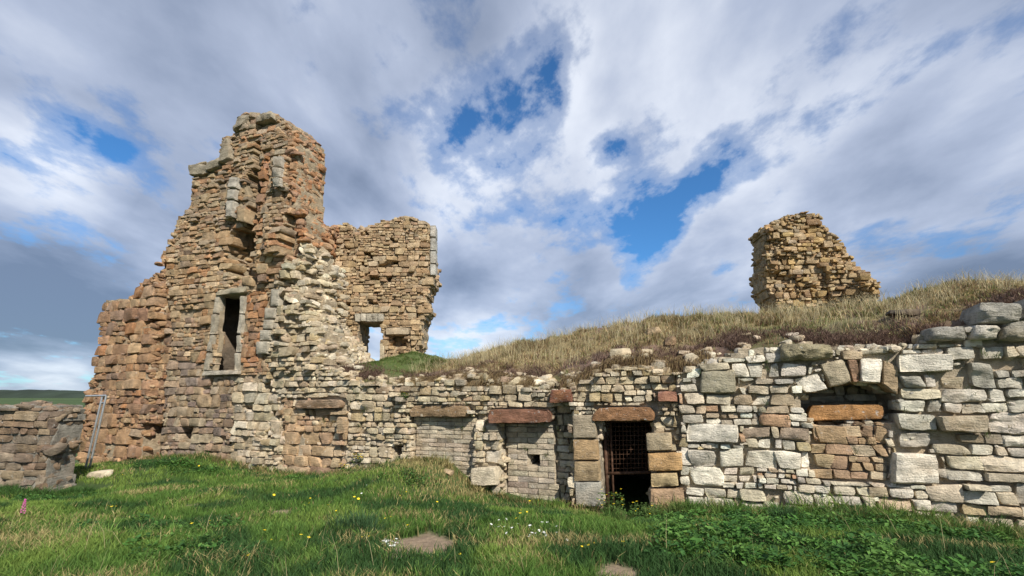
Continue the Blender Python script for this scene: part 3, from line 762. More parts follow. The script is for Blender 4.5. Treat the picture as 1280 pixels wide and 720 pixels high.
# ================================================================== GROUND
base_px = [(-250, 600), (60, 592), (110, 583), (190, 577), (260, 570), (300, 583), (350, 592), (400, 596), (450, 590), (490, 582), (520, 575), (560, 580), (600, 612), (650, 627), (700, 632), (745, 636), (790, 648), (850, 636), (930, 640), (1060, 642), (1180, 655), (1280, 672), (1500, 720)]
_b = [VW.px(*p) for p in base_px]
BS = np.array([b[0] for b in _b]); BZ = np.array([b[1] for b in _b])
def wst(X, Y):                                            # wall coordinates: along, behind
    dx, dy = X - VW.P0[0], Y - VW.P0[1]
    return dx * VW.D[0] + dy * VW.D[1], -(dx * VW.Nn[0] + dy * VW.Nn[1])
def gz(X, Y):
    X = np.asarray(X, float); Y = np.asarray(Y, float)
    s, t = wst(X, Y); bz = np.interp(s, BS, BZ)
    w = np.where(t < 0, sstep(-3.2, -.1, t), 1 - sstep(8, 16, t))
    near = .05 + .05 * fbm(np.stack([X * .35, Y * .35, X * 0], -1), 3)
    dist = np.hypot(X, Y); far = -.25 * sstep(14, 60, dist) - 2.0 * sstep(60, 400, dist)
    z = near * (1 - w) + bz * w + .03 * fbm(np.stack([X * 1.3, Y * 1.3, X * 0 + 5], -1), 3)
    z = z - .22 * np.exp(-((X + 8.6) ** 2 / 5 + (Y - 9.2) ** 2 / 2.5))
    return z + far
def ground_hit(px, py):
    rx, rz = ray(px, py)
    for Y in np.arange(2.5, 16, .03):
        if EYE + rz * Y <= gz(rx * Y, Y): return np.array([rx * Y, Y, float(gz(rx * Y, Y))])
    return np.array([rx * 14, 14, 0])
xs = np.concatenate([-np.geomspace(5000, 18.2, 30), np.arange(-18, 16, .1), np.geomspace(16.2, 5000, 30)])
ys = np.concatenate([-np.geomspace(3000, 2, 20), np.arange(-1.5, 17, .1), np.geomspace(17.2, 9000, 40)])
GX, GY = np.meshgrid(xs, ys, indexing='ij'); GZ = gz(GX, GY)
V = np.stack([GX.ravel(), GY.ravel(), GZ.ravel()], 1)
# real bare patches of trodden soil
soil = [(527, 684, .42), (762, 720, .26), (350, 641, .13), (735, 648, .3), (790, 652, .35), (240, 632, .10)]
soilp = [(ground_hit(x, y), r) for x, y, r in soil]
def soilw(X, Y):
    w = np.zeros(np.shape(X))
    for p, r in soilp:
        d = np.hypot((X - p[0]) / 1.0, (Y - p[1]) / 1.15) / r + .6 * fbm(np.stack([X * 5, Y * 5, X * 0], -1), 4)
        w = np.maximum(w, 1 - sstep(.65, 1.0, d))
    return w
sw = soilw(GX, GY).ravel()[:, None]
gc = np.array([.052, .085, .022]) * (1 + .35 * fbm(V * .8, 4))[:, None]
dist = np.hypot(V[:, 0], V[:, 1])[:, None]
gc = gc * (1 - sw) + np.array([.25, .185, .125]) * (1 + .3 * fbm(V * 7, 3))[:, None] * sw
mb = MB(); mb.add(V, [grid_faces(len(xs), len(ys))], gc)
m, nt, b, out = newmat('turf_soil'); at = N(nt, 'ShaderNodeAttribute', attribute_name='Col'); tcn = N(nt, 'ShaderNodeTexCoord')
nn = N(nt, 'ShaderNodeTexNoise', Scale=14.0, Detail=8.0, Roughness=.7); nt.links.new(tcn.outputs['Object'], nn.inputs['Vector'])
vv = ramp(nt, [(.3, .6), (.7, 1.4)], nn.outputs[0]); nt.links.new(mixc(nt, 1.0, at.outputs['Color'], vv.outputs[0], 'MULTIPLY'), b.inputs['Base Color'])
bp = N(nt, 'ShaderNodeBump', Strength=.8, Distance=.03); nt.links.new(nn.outputs[0], bp.inputs['Height']); nt.links.new(bp.outputs[0], b.inputs['Normal'])
tag(mb.build('ground', m, None, True, None), kind='structure')
M_SOIL = m

# ---------- earth mound over the vaults ----------
top_px = [p for p in VO[2:-4]]
_t = sorted([VW.px(*p) for p in [(-0, 470)] + top_px]); TS = np.array([a for a, _ in _t]); TZ = np.array([z for _, z in _t])
crest = [(380, 490), (440, 478), (468, 470), (490, 452), (515, 440), (545, 451), (575, 454), (600, 443), (650, 431), (700, 421), (750, 412), (800, 405), (815, 397), (850, 396), (900, 395), (940, 394), (1000, 391), (1060, 387), (1095, 382), (1130, 370), (1170, 360), (1210, 357), (1280, 356), (1400, 356), (1800, 370)]
CXs = np.array([c[0] for c in crest], float); CYs = np.array([c[1] for c in crest], float); TT = 2.7
def crest_z(X, Y):
    z = np.full(np.shape(X), 3.0)
    for _ in range(8):
        k = -(z - EYE) / Y; v = F * (k * CP + SP) / (CP - k * SP); px = CX + X / Y * (F * CP + v * SP)
        py = np.interp(px, CXs, CYs); vv = py - CY; z = EYE - (vv * CP - F * SP) / (F * CP + vv * SP) * Y
    return z
def mz(s, t):
    zt = np.interp(s, TS, TZ) - .06
    P = VW.P0[:, None] + VW.D[:, None] * s.ravel() - VW.Nn[:, None] * TT
    zc = crest_z(P[0], P[1]).reshape(s.shape)
    f = np.clip((t + .05) / (TT + .05), 0, 1); g = f * .75 + .25 * np.sin(f * np.pi / 2)
    z = zt + (zc - zt) * g - .02 * np.clip(t - TT, 0, 9) ** 1.3
    z = z - 3.5 * sstep(6.0, 9.5, t) - .25 * (1 - sstep(.10, .16, t))
    nn = np.stack([s * 1.5, t * 1.5, s * 0], -1)
    return z + (.14 * fbm(nn, 4) + .05 * fbm(nn * 4, 3)) * sstep(-.1, .5, t) * (1 - .35 * sstep(2, 2.7, t)) 
ss = np.arange(VW.px(345, 480)[0], 16.5, .08); ts = np.concatenate([[.10, .12, .15, .18], np.arange(.22, 3.4, .08), np.arange(3.5, 9.6, .2)])
S2, T2 = np.meshgrid(ss, ts, indexing='ij'); Z2 = mz(S2, T2)
P2 = VW.to3(S2.ravel(), Z2.ravel(), -T2.ravel())
def mcol(s, t, p):
    n = fbm(p * 1.1, 4) * 1.3
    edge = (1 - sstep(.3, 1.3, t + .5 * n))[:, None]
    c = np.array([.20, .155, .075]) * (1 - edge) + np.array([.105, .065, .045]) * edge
    gr = (sstep(.1, .35, fbm(p * .7 + 30, 3)) * .5)[:, None]
    gr = np.maximum(gr, (1 - sstep(-3.5, -2.2, s + .3 * n))[:, None] * sstep(.2, .8, t)[:, None])
    bare = sstep(.08, .2, fbm(p * 1.5 + 90, 4) - .25 * sstep(.4, 1.8, t) + .12)[:, None]
    c = c * (1 - bare) + np.array([.15, .10, .075]) * bare
    return c * (1 - gr) + np.array([.075, .10, .03]) * gr
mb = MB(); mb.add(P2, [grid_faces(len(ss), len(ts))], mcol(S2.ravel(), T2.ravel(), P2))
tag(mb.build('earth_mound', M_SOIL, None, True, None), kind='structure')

# ---------- far land on the horizon ----------
hx = np.linspace(-4200, 4200, 900); mb = MB(); hh = 9 + 8 * fbm(np.stack([hx * .004, hx * 0, hx * 0], -1), 4) + 5 * np.abs(fbm(np.stack([hx * .06, hx * 0, hx * 0 + 3], -1), 3))
yb = 950 + 60 * fbm(np.stack([hx * .003, hx * 0 + 5, hx * 0], -1), 2)
rows = [np.stack([hx, yb, hx * 0 - 6], 1), np.stack([hx, yb + 40, hh * .75 - 2], 1), np.stack([hx, yb + 120, hh], 1), np.stack([hx, yb + 500, hh * .6 - 6], 1)]
V = np.stack(rows, 1).reshape(-1, 3); mb.add(V, [grid_faces(len(hx), 4)], np.array([.028, .042, .026]) * (1 + 1.2 * fbm(V * .05, 4))[:, None])
tag(mb.build('distant_hills', M_SOIL, None, True, None), kind='structure')

# ================================================================== GRASS AND PLANTS
def blades(mb, P, h, w, lean, col, tipcol=None, curve=.5):
    n = len(P); az = R.uniform(0, 2 * np.pi, n); fx = np.stack([np.cos(az), np.sin(az), 0 * az], 1)      # width direction
    la = R.uniform(0, 2 * np.pi, n) if np.isscalar(lean) else None
    ld = np.stack([np.cos(la), np.sin(la), 0 * la], 1) * (np.abs(R.normal(lean, lean * .5, n)) * h)[:, None] if la is not None else lean
    up = np.array([0, 0, 1.0])
    mid = P + up * (h * .55)[:, None] + ld * .3; tip = P + up * (h * .95)[:, None] + ld
    W = fx * (w / 2)[:, None]
    V = np.stack([P - W - up * .01, P + W - up * .01, mid - W * .8, mid + W * .8, tip], 1).reshape(-1, 3)
    b = np.arange(n)[:, None] * 5
    q = b + np.array([[0, 1, 3, 2]]); t = b + np.array([[2, 3, 4]])
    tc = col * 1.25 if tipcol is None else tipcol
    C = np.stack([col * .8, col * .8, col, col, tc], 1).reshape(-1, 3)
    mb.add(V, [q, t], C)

def sample_ground(nmax, y0, y1, expo, dens0, xw=1.3):
    # density per m2 = dens0*(5/Y)^expo
    Y = np.linspace(y0, y1, 400); d = 2 * xw * Y * dens0 * (5 / Y) ** expo; c = np.cumsum(d) * (Y[1] - Y[0]); n = int(min(c[-1], nmax))
    y = np.interp(R.random(n) * c[-1], c, Y); x = R.uniform(-xw, xw, n) * y; return x, y

def in_front(X, Y, mgn=.05):
    s, t = wst(X, Y)
    a = ~((t > -mgn - .15 * (s > 2.2)) & (s > VW.px(88, 560)[0]))
    dx, dy = X - OW.P0[0], Y - OW.P0[1]; so = dx * OW.D[0] + dy * OW.D[1]; to = -(dx * OW.Nn[0] + dy * OW.Nn[1])
    b = ~((to > -.05) & (to < .6) & (so < .15))
    return a & b

mb = MB()
x, y = sample_ground(330000, 3.2, 17, 1.45, 2500)
k = in_front(x, y) & (R.random(len(x)) > soilw(x, y) * 1.02); x, y = x[k], y[k]
s, t = wst(x, y); p3 = np.stack([x, y, x * 0], 1)
n1 = fbm(p3 * .9, 4); n2 = fbm(p3 * 2.7 + 11, 3)
h = .045 + .035 * R.random(len(x)) + .05 * np.clip(n2 + .2, 0, 1)
fore = 1 - sstep(5.0, 6.6, y + .6 * n1); h = h * (1 + .35 * fore * (x < 1.5) ) + .01 * fore
wallside = sstep(-.9, -.1, t) * (x > 2.4) * sstep(.0, .3, n1 + .45); h = h * (1 + 1.8 * wallside)
h *= 1 + .8 * sstep(-.5, -.1, t) * (n2 > 0)
g1, g2, g3, g4 = np.array([.080, .155, .028]), np.array([.160, .235, .046]), np.array([.036, .085, .022]), np.array([.36, .30, .13])
mixv = (sstep(-.25, .35, n1 + R.normal(0, .18, len(x))))[:, None]
c = g1 * (1 - mixv) + g2 * mixv
dk = sstep(.0, .25, fbm(p3 * 1.6 + 50, 3) + .0)[:, None]; c = c * (1 - dk) + g3 * dk
bankd = np.exp(-((x + 1.6) ** 2 / 1.6 + (t + .5) ** 2 / .5))
dryp = R.random(len(x)) < (.02 + .25 * sstep(.15, .45, fbm(p3 * 1.2 + 80, 3)) + .55 * sstep(-.55, -.1, t) * (s < 4) * (fbm(p3 * 1.5 + 5, 2) > -.1) + .75 * bankd + .5 * sstep(.25, .5, fbm(p3 * np.array([.8, 1.6, 1]) + 33, 3)) + .5 * soilw(x * 1.0, y * 1.0) )
c[dryp] = g4 * R.uniform(.6, 1.2, (dryp.sum(), 1)); c = c * R.uniform(.75, 1.3, (len(c), 1))
P = np.stack([x, y, gz(x, y)], 1)
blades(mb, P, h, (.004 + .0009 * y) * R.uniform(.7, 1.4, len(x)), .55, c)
tag(mb.build('meadow_grass', M_GRASS, None, False), kind='stuff', label='short green turf in front of the ruin', cat='grass')

# tall tufts and stalks: foreground left, foot of the right wall, wall foot
mb = MB()
def tuft(cx, cy, n, hh, spread, col, lean=.5):
    if soilw(np.array([cx]), np.array([cy]))[0] > .1: return
    a = R.uniform(0, 6.28, n); r = spread * np.sqrt(R.random(n)); X = cx + r * np.cos(a); Y = cy + r * np.sin(a)
    h = hh * R.uniform(.5, 1.15, n); c = np.array(col) * R.uniform(.65, 1.35, (n, 1))
    dirs = np.stack([np.cos(a), np.sin(a), 0 * a], 1) * (h * np.abs(R.normal(lean, .2, n)))[:, None]
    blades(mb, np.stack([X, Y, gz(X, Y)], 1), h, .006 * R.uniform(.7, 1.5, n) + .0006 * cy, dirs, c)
for _ in range(260):
    y_ = R.uniform(3.6, 6.2); x_ = R.uniform(-1.25, .1) * y_
    tuft(x_, y_, 34, R.uniform(.06, .15), .09, R.choice([0, 1, 1]) and (.13, .225, .045) or (.09, .165, .04))
for _ in range(300):
    s_ = R.uniform(1.9, 9.5); t_ = -abs(R.normal(.22, .28)) - .18
    q = VW.wp(s_, t_)
    tuft(q[0], q[1], 40, R.uniform(.10, .25), .10, [(.07, .14, .03), (.11, .19, .04), (.13, .18, .05), (.32, .26, .12)][R.choice(4, p=[.35, .35, .2, .1])])
for _ in range(260):
    s_ = R.uniform(-12, 2.2); t_ = -abs(R.normal(.0, .12)) - .02
    q = VW.wp(s_, t_)
    tuft(q[0], q[1], 22, R.uniform(.08, .2), .09, [(.07, .13, .03), (.24, .19, .08), (.14, .14, .05)][R.choice(3, p=[.45, .35, .2])])
for _ in range(200):
    so = R.uniform(-5, .2); q = OW.wp(so, -.05 - abs(R.normal(0, .15)))
    tuft(q[0], q[1], 24, R.uniform(.08, .2), .08, (.05, .11, .025))
for (a_, b_) in ((445, 664), (1175, 652), (1110, 640), (1055, 648), (980, 652)):
    p = ground_hit(a_, b_)
    for _ in range(8): tuft(p[0] + R.normal(0, .12), p[1] + R.normal(0, .1), 50, .22, .12, (.045, .095, .035))
tag(mb.build('grass_tufts', M_GRASS, None, False), kind='stuff', label='longer tufts of grass in the foreground and along the wall foot', cat='grass')
mb = MB()
n = 130; y_ = R.uniform(3.5, 6.2, n); x_ = np.where(R.random(n) < .72, R.uniform(-1.2, -.25, n), R.uniform(-.2, 1.2, n)) * y_
blades(mb, np.stack([x_, y_, gz(x_, y_)], 1), R.uniform(.22, .48, n), np.full(n, .0045), .7, np.array([.42, .36, .19]) * R.uniform(.6, 1.1, (n, 1)))
tag(mb.build('dry_stalks', M_GRASS, None, False), kind='stuff', label='thin straw-coloured grass stalks leaning over the foreground turf', cat='grass')

# broad-leaved weeds
def leaves(mb, P, size, col):
    n = len(P); az = R.uniform(0, 6.28, n); d = np.stack([np.cos(az), np.sin(az), R.uniform(-.15, .7, n)], 1); d /= np.linalg.norm(d, axis=1)[:, None]
    sd = np.stack([-np.sin(az), np.cos(az), R.normal(0, .3, n)], 1); L = size[:, None]
    up = np.array([0, 0, 1.0]) * (size * .12)[:, None]
    V = np.stack([P, P + d * L * .5 + sd * L * .28 + up, P + d * L, P + d * L * .5 - sd * L * .28 + up, P + d * L * .5 - up * .4], 1).reshape(-1, 3)
    b = np.arange(n)[:, None] * 5
    mb.add(V, [b + np.array([[0, 1, 4]]), b + np.array([[1, 2, 4]]), b + np.array([[2, 3, 4]]), b + np.array([[3, 0, 4]])], np.repeat(col, 5, 0))
mb = MB()
def weed(cx, cy, n, r, hh, size, col):
    a = R.uniform(0, 6.28, n); q = r * np.sqrt(R.random(n)); X = cx + q * np.cos(a); Y = cy + q * np.sin(a)
    Z = gz(X, Y) + hh * R.random(n) ** .8 * (1 - (q / r) ** 2 * .6)
    leaves(mb, np.stack([X, Y, Z], 1), size * R.uniform(.5, 1.3, n), np.array(col) * R.uniform(.6, 1.45, (n, 1)))
wc = [(.06, .15, .028), (.10, .20, .042), (.045, .115, .028)]
cnt = 0
while cnt < 330:
    y_ = R.uniform(4.4, 8.4); x_ = R.uniform(.28, 1.15) * y_
    s_, t_ = wst(x_, y_)
    if t_ > -.35 or fbm(np.array([[x_ * .9, y_ * .9, 2.0]]), 3)[0] < -.05 - .2 * (x_ > 3): continue
    weed(x_, y_, 60, R.uniform(.10, .22), R.uniform(.06, .2), R.uniform(.04, .075), wc[R.choice(3)]); cnt += 1
for (a_, b_, sp, k_) in ((590, 690, .5, 0), (250, 590, .5, 18), (230, 582, .4, 12), (70, 625, .35, 12), (230, 700, .35, 14), (530, 600, .3, 8), (125, 660, .3, 4), (365, 600, .1, 3), (820, 640, .3, 14), (850, 650, .3, 12), (200, 690, .3, 10), (250, 665, .3, 6)):
    p = ground_hit(a_, b_)
    for _ in range(k_): weed(p[0] + R.normal(0, sp), p[1] + R.normal(0, sp * .5) - (.1 if b_ < 640 else 0), 60, R.uniform(.1, .18), .12, .05, wc[R.choice(3)])
tag(mb.build('broad_leaved_weeds', M_GRASS, None, False), kind='stuff', label='low broad-leaved weeds growing through the turf', cat='weeds')

# dry grass on the mound
mb = MB()
n = 190000; s = R.uniform(-5.0, 13.0, n); t = np.concatenate([R.uniform(.12, 3.3, int(n * .86)), R.uniform(3.3, 6.5, n - int(n * .86))])
p = VW.to3(s, mz(s, t), -t); nz = fbm(p * 1.4, 4); ng = fbm(p * .7 + 30, 3)
knoll = (1 - sstep(-3.4, -2.2, s + .3 * nz))
keep = (R.random(n) < np.clip(.7 + sstep(.0, 1.3, t + .9 * nz) * .8, 0, 1)) & ~((s > 7.2) & (s < 10.4) & (t > 4.2) & (t < 6.2) & False)
hm = .64 * (.10 + .13 * sstep(.3, 2.2, t + nz) + .10 * np.clip(nz, 0, 1)) * R.uniform(.5, 1.25, n) * (1 - .6 * knoll)
hm *= 1 - .45 * sstep(3.0, 3.6, t)
cl = fbm(p * 4.5 + 60, 3); hm *= np.clip(.75 + 1.6 * cl, .35, 1.6); keep &= R.random(n) < np.clip(.8 + 2.2 * cl, .15, 1)
bare = fbm(p * 1.5 + 90, 4) - .25 * sstep(.4, 1.8, t) + .12; keep &= ~((bare > .12) & (R.random(n) < .8) & (knoll < .5))
straw = np.array([.39, .285, .14]); pale = np.array([.58, .50, .31]); brn = np.array([.21, .13, .08]); grn = np.array([.16, .19, .06])
r = R.random((n, 1)); c = np.where(r < .45, straw, np.where(r < .57, pale, np.where(r < .82, brn, grn)))
gg = (sstep(.05, .4, ng + R.normal(0, .2, n)) * .6 + sstep(2.2, 3, t) * .25 > R.random(n)); c[gg] = grn
gk = R.random(n) < knoll * .85; c[gk] = np.array([.10, .15, .035])
hd = (R.random(n) < (1 - sstep(.2, 1.2, t + .6 * nz)) * .6); c[hd] = brn * .9
c = c * R.uniform(.7, 1.3, (n, 1))
p, hm, c = p[keep], hm[keep], c[keep]
ang = fbm(p * 1.9 + 7, 3) * 7 + R.normal(0, .7, len(p)); ln = hm * np.abs(R.normal(.55, .25, len(p)))
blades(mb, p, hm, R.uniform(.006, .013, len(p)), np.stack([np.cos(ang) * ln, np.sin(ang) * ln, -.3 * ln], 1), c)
n = 9000; s = R.uniform(-3.2, 13.0, n); t = R.uniform(.9, 3.2, n); p = VW.to3(s, mz(s, t), -t); k_ = fbm(p * 2 + 3, 3) > -.12; p = p[k_]
blades(mb, p, R.uniform(.2, .42, len(p)), np.full(len(p), .006), .45, np.array([.55, .47, .28]) * R.uniform(.6, 1.15, (len(p), 1)))
n = 16000; s = R.uniform(-3.4, 4.5, n); t = .12 + .25 * R.random(n) ** 2; p = VW.to3(s, mz(s, t) + .02, -t); k_ = fbm(np.stack([s * 1.3, s * 0, s * 0 + 2], 1), 3) > -.15; p = p[k_]
hh_ = R.uniform(.12, .26, len(p)); ln = hh_ * R.uniform(.5, 1.1, len(p))
blades(mb, p, hh_, np.full(len(p), .009), np.stack([VW.Nn[0] * ln + R.normal(0, .03, len(p)), VW.Nn[1] * ln, -hh_ * R.uniform(.7, 1.6, len(p))], 1), np.where(R.random((len(p), 1)) < .6, np.array([.38, .28, .14]), np.array([.18, .115, .07])) * R.uniform(.6, 1.2, (len(p), 1)))
n = 26000; s = R.uniform(-5, 9.0, n); t = np.abs(R.normal(.0, .35, n)) + .12; p = VW.to3(s, mz(s, t), -t); k_ = fbm(p * 1.7 + 13, 3) > -.1; p = p[k_]
blades(mb, p, R.uniform(.04, .12, len(p)), np.full(len(p), .012), 1.0, np.array([.15, .095, .07]) * R.uniform(.5, 1.4, (len(p), 1)))
tag(mb.build('dry_grass', M_GRASS, None, False), kind='stuff', label='dry golden grass covering the bank above the vault wall', cat='grass')

# rubble breaking through the edge of the turf
ms = Stones()
for _ in range(190):
    s_ = R.uniform(-4.8, 5.2); t_ = abs(R.normal(0, .22)) + .12
    if t_ > .75 or (s_ > 2.6 and R.random() < .5): continue
    f = R.uniform(.45, 1.3); z_ = float(mz(np.array([s_]), np.array([t_]))[0])
    blob(ms, VW.to3(s_, z_ + .0 * f, -t_), (.22 * f, .2 * f, .12 * f), pick('rubble'), 4)
ms.make('turf_edge_rubble', M_WALL, vault)
# green ledges on the tower and rear wall foot
def pt_on(W, px, py, d=.1): a, z = W.px(px, py); return W.to3(a, z, d)

mb = MB(); wz = np.argwhere(VW.mask & (VW.zid >= 0))
for i, j in wz[R.integers(0, len(wz), 150)]:
    zz = VW.z0 + j * VW.g
    if zz < .6 and R.random() < .6: continue
    n = R.integers(8, 24); p0 = VW.to3(VW.s0 + i * VW.g, zz, VW.off[i, j] + .02); a = R.uniform(0, 6.28, n); h = R.uniform(.03, .10, n)
    blades(mb, np.tile(p0, (n, 1)) + R.normal(0, .025, (n, 3)), h, np.full(n, .006), np.stack([np.cos(a) * h * .6 + VW.Nn[0] * h * .7, np.sin(a) * h * .6 + VW.Nn[1] * h * .7, -.2 * h], 1), np.array([(.12, .17, .05), (.33, .27, .14), (.10, .13, .05)][R.choice(3)]) * R.uniform(.6, 1.3, (n, 1)))
tag(mb.build('wall_plants', M_GRASS, None, False), kind='stuff', label='tiny tufts of grass and moss rooted in the joints of the vault wall', cat='weeds')
# ---------- loose stones ----------
def loose(px, py, size, col, label, t=None, on='mound', mat=M_WALL):
    rx, rz = ray(px, py)
    if on == 'ground': q = ground_hit(px, py)
    else:
        q = None
        for Y in np.arange(5.5, 15, .02):
            X = rx * Y; s_, t_ = wst(X, Y)
            if t_ > 0 and EYE + rz * Y <= mz(np.array([s_]), np.array([t_]))[0]: q = np.array([X, Y, EYE + rz * Y]); break
        if q is None: return
    ms = Stones(); blob(ms, (0, 0, 0), size, np.array(col), 8, box=.6, rot=-.3, tiltmax=.12)
    o = ms.make('loose_stone', mat); o.location = tuple(q + np.array([0, 0, size[2] * .22])); tag(o, label, 'stone')
loose(776, 446, (.42, .35, .22), SAND, 'tan stone lying on the turf bank above the barred doorway')
loose(1128, 394, (.5, .3, .12), (.12, .10, .08), 'flat dark stone sticking out of the dry grass right of the lone wall stump')
loose(818, 418, (.28, .25, .22), TAN, 'tan stone in the dry grass near the bank crest left of the lone stump')
loose(838, 430, (.22, .25, .2), BROWN, 'small brown stone just below the tan one near the bank crest')
loose(830, 466, (.25, .2, .16), SAND, 'small pale stone in the turf above the red block by the doorway')
loose(865, 452, (.26, .22, .2), CREAM, 'pale stone half sunk in the heathery turf beside the white wall')
loose(124, 596, (.55, .3, .16), CREAM, 'flat cream stone lying in the grass beside the metal rail', on='ground')
loose(736, 632, (.42, .4, .3), (.42, .38, .32), 'worn boulder at the foot of the ashlar door pier', on='ground')
loose(560, 592, (.2, .2, .1), TAN, 'small stone on the earthy bank under the left brick infill', on='ground')

# ---------- metal rail ----------
rail = empty('hand_rail'); q = ground_hit(111, 586); q = np.array([q[0], q[1] - .1, q[2]])
rail.location = tuple(q); tag(rail, 'thin galvanised double rail standing in the gap between field wall and tower', 'handrail')
mb = MB(); hgt = 1.62
tube(mb, (0, 0, -.1), (.05, .05, hgt), .022, (1, 1, 1)); rp_ = mb.build('post', M_GALV, rail)
mb = MB(); tube(mb, (.09, 0, -.1), (.14, .05, hgt), .022, (1, 1, 1)); mb.build('post', M_GALV, rail)
mb = MB(); tube(mb, (-.28, -.02, hgt - .01), (.14, .05, hgt), .022, (1, 1, 1)); tube(mb, (.05, .05, hgt - .16), (.14, .05, hgt - .16), .016, (1, 1, 1)); mb.build('top_bar', M_GALV, rail)

# ---------- flowers ----------
def flower_mesh(n, r, z, mat, nm, cup=.3):
    mb = MB()
    for k in range(n):
        a = 2 * math.pi * k / n; w = .9 * math.pi / n * 2 * .5; c, s_ = math.cos, math.sin
        V = [(0, 0, z), (r * .65 * c(a - w), r * .65 * s_(a - w), z + r * cup * .7), (r * c(a), r * s_(a), z + r * cup), (r * .65 * c(a + w), r * .65 * s_(a + w), z + r * cup * .7)]
        mb.add(V, [np.array([[0, 1, 2, 3]])], (1, 1, 1))
    return mb
def make_flower(name, n, r, h, mat):
    t = empty(name); f = flower_mesh(n, r, h, mat, name).build('petals', mat, t, False)
    mb = MB(); tube(mb, (0, 0, -.02), (0, 0, h), .0035, (1, 1, 1), 5); mb.build('stem', M_STEM, t, False); return t
def copies(proto, pts, group, label, cat):
    ch = list(proto.children)
    for i, (p, sc_) in enumerate(pts):
        if i == 0: o = proto
        else:
            o = proto.copy(); COL.objects.link(o)
            for c_ in ch: d = c_.copy(); COL.objects.link(d); d.parent = o
        o.location = tuple(p); o.scale = (sc_,) * 3; o.rotation_euler = (R.normal(0, .25) + .25, R.normal(0, .25), R.uniform(0, 6.28))
        tag(o, label, cat, group)
yel = [(133, 637), (139, 638), (143, 636), (385, 618), (388, 625), (391, 632), (395, 622), (410, 637), (413, 640), (420, 640), (380, 634), (311, 667), (318, 668), (325, 671), (342, 677), (345, 682), (349, 683), (363, 676), (374, 677), (385, 679),
       (443, 625), (447, 627), (475, 620), (497, 622), (503, 618), (508, 618), (546, 631), (485, 650), (487, 649), (454, 675), (461, 674), (464, 673), (509, 662), (649, 640), (652, 648), (657, 642), (648, 651), (735, 681), (738, 686), (742, 684), (761, 682), (778, 683), (724, 689), (618, 710), (652, 702), (577, 699),
       (262, 656), (258, 659), (237, 656), (240, 660), (311, 702), (452, 603), (340, 621), (1156, 708), (1247, 714), (805, 640), (670, 627), (676, 630), (662, 629), (690, 633), (155, 594), (280, 577), (250, 584)]
pts = []
for (a_, b_) in yel:
    p = ground_hit(a_ + R.normal(0, 1), b_ + 3); pts.append((p, R.uniform(.5, .9)))
copies(make_flower('yellow_flower', 9, .028, .10, M_YEL), pts, 'small yellow wildflowers in the turf', 'tiny yellow wildflower dotted in the green grass', 'flower')
wh = []
for (cx_, cy_, n_, sx, sy) in ((490, 687, 26, 13, 4), (805, 672 - 3, 0, 1, 1), (680, 672, 16, 22, 10), (640, 664, 10, 20, 10), (690, 665, 8, 25, 6), (460, 617, 3, 25, 8)):
    for _ in range(n_): p = ground_hit(cx_ + R.normal(0, sx * .6), cy_ + R.normal(0, sy * .6)); wh.append((p, R.uniform(.6, 1.1)))
copies(make_flower('white_flower', 8, .02, .07, M_WHT), wh, 'small white daisies in the turf', 'tiny white daisy among the green grass', 'flower')
# pink spike
p = ground_hit(24, 652); t = empty('pink_flower', tuple(p)); tag(t, 'pink flower spike at the lower left in front of the low dark wall', 'flower')
mb = MB(); tube(mb, (0, 0, -.03), (.02, 0, .26), .005, (1, 1, 1), 6); mb.build('stem', M_STEM, t, False)
mb = MB()
for k in range(26):
    V, Fq = cubesphere(2); V = V / np.linalg.norm(V, axis=1)[:, None]; zz = .10 + .17 * k / 26; a = k * 2.4
    mb.add(V * np.array([.009, .009, .007]) + np.array([.02 + .02 * (1.2 - k / 26) * math.cos(a), .02 * (1.2 - k / 26) * math.sin(a), zz]), [Fq], (1, 1, 1))
mb.build('blossom', M_PINK, t)
# ragwort clumps rooted in the wall and by the door
def ragwort(px, py, W, label, h=.3, r=.16, n=26, leafy=200, d=.12, on=None):
    if on is not None: p = ground_hit(*on)
    else: p = pt_on(W, px, py, d)
    t = empty('ragwort_plant', tuple(p)); tag(t, label, 'plant', 'yellow flowering plants along the wall')
    mb = MB(); a = R.uniform(0, 6.28, leafy); q = r * R.random(leafy) ** .6; z = R.uniform(0, h * .9, leafy)
    leaves(mb, np.stack([q * np.cos(a), q * np.sin(a) * .7 - .03, z], 1), .05 * R.uniform(.5, 1.2, leafy), np.array([.09, .15, .04]) * R.uniform(.6, 1.4, (leafy, 1)))
    mb.build('foliage', M_GRASS, t, False)
    mb = MB()
    for _ in range(n):
        a = R.uniform(0, 6.28); q = r * R.random() ** .6; f = flower_mesh(7, .022, 0, M_YEL, '')
        V = f.verts() + np.array([q * math.cos(a), q * math.sin(a) * .7 - .06, h * R.uniform(.45, 1.05)]); mb.add(V, [np.arange(28).reshape(7, 4)], (1, 1, 1))
    mb.build('blossom', M_YEL, t, False)
ragwort(452, 578, VW, 'yellow-flowered plant rooted in the wall left of the left brick infill', .2, .12, 22, 110)
ragwort(438, 592, VW, 'lower yellow-flowered plant at the wall foot left of the left brick infill', .22, .14, 16, 130)
ragwort(508, 500, VW, 'small mossy plant growing by the end of the left orange-brown lintel', .16, .1, 6, 110)
ragwort(0, 0, VW, 'leafy yellow-flowered plant against the left jamb of the barred doorway', .45, .22, 14, 420, on=(765, 648))
ragwort(0, 0, VW, 'leafy yellow-flowered plant in front of the right foot of the barred doorway', .3, .28, 7, 420, on=(808, 654))

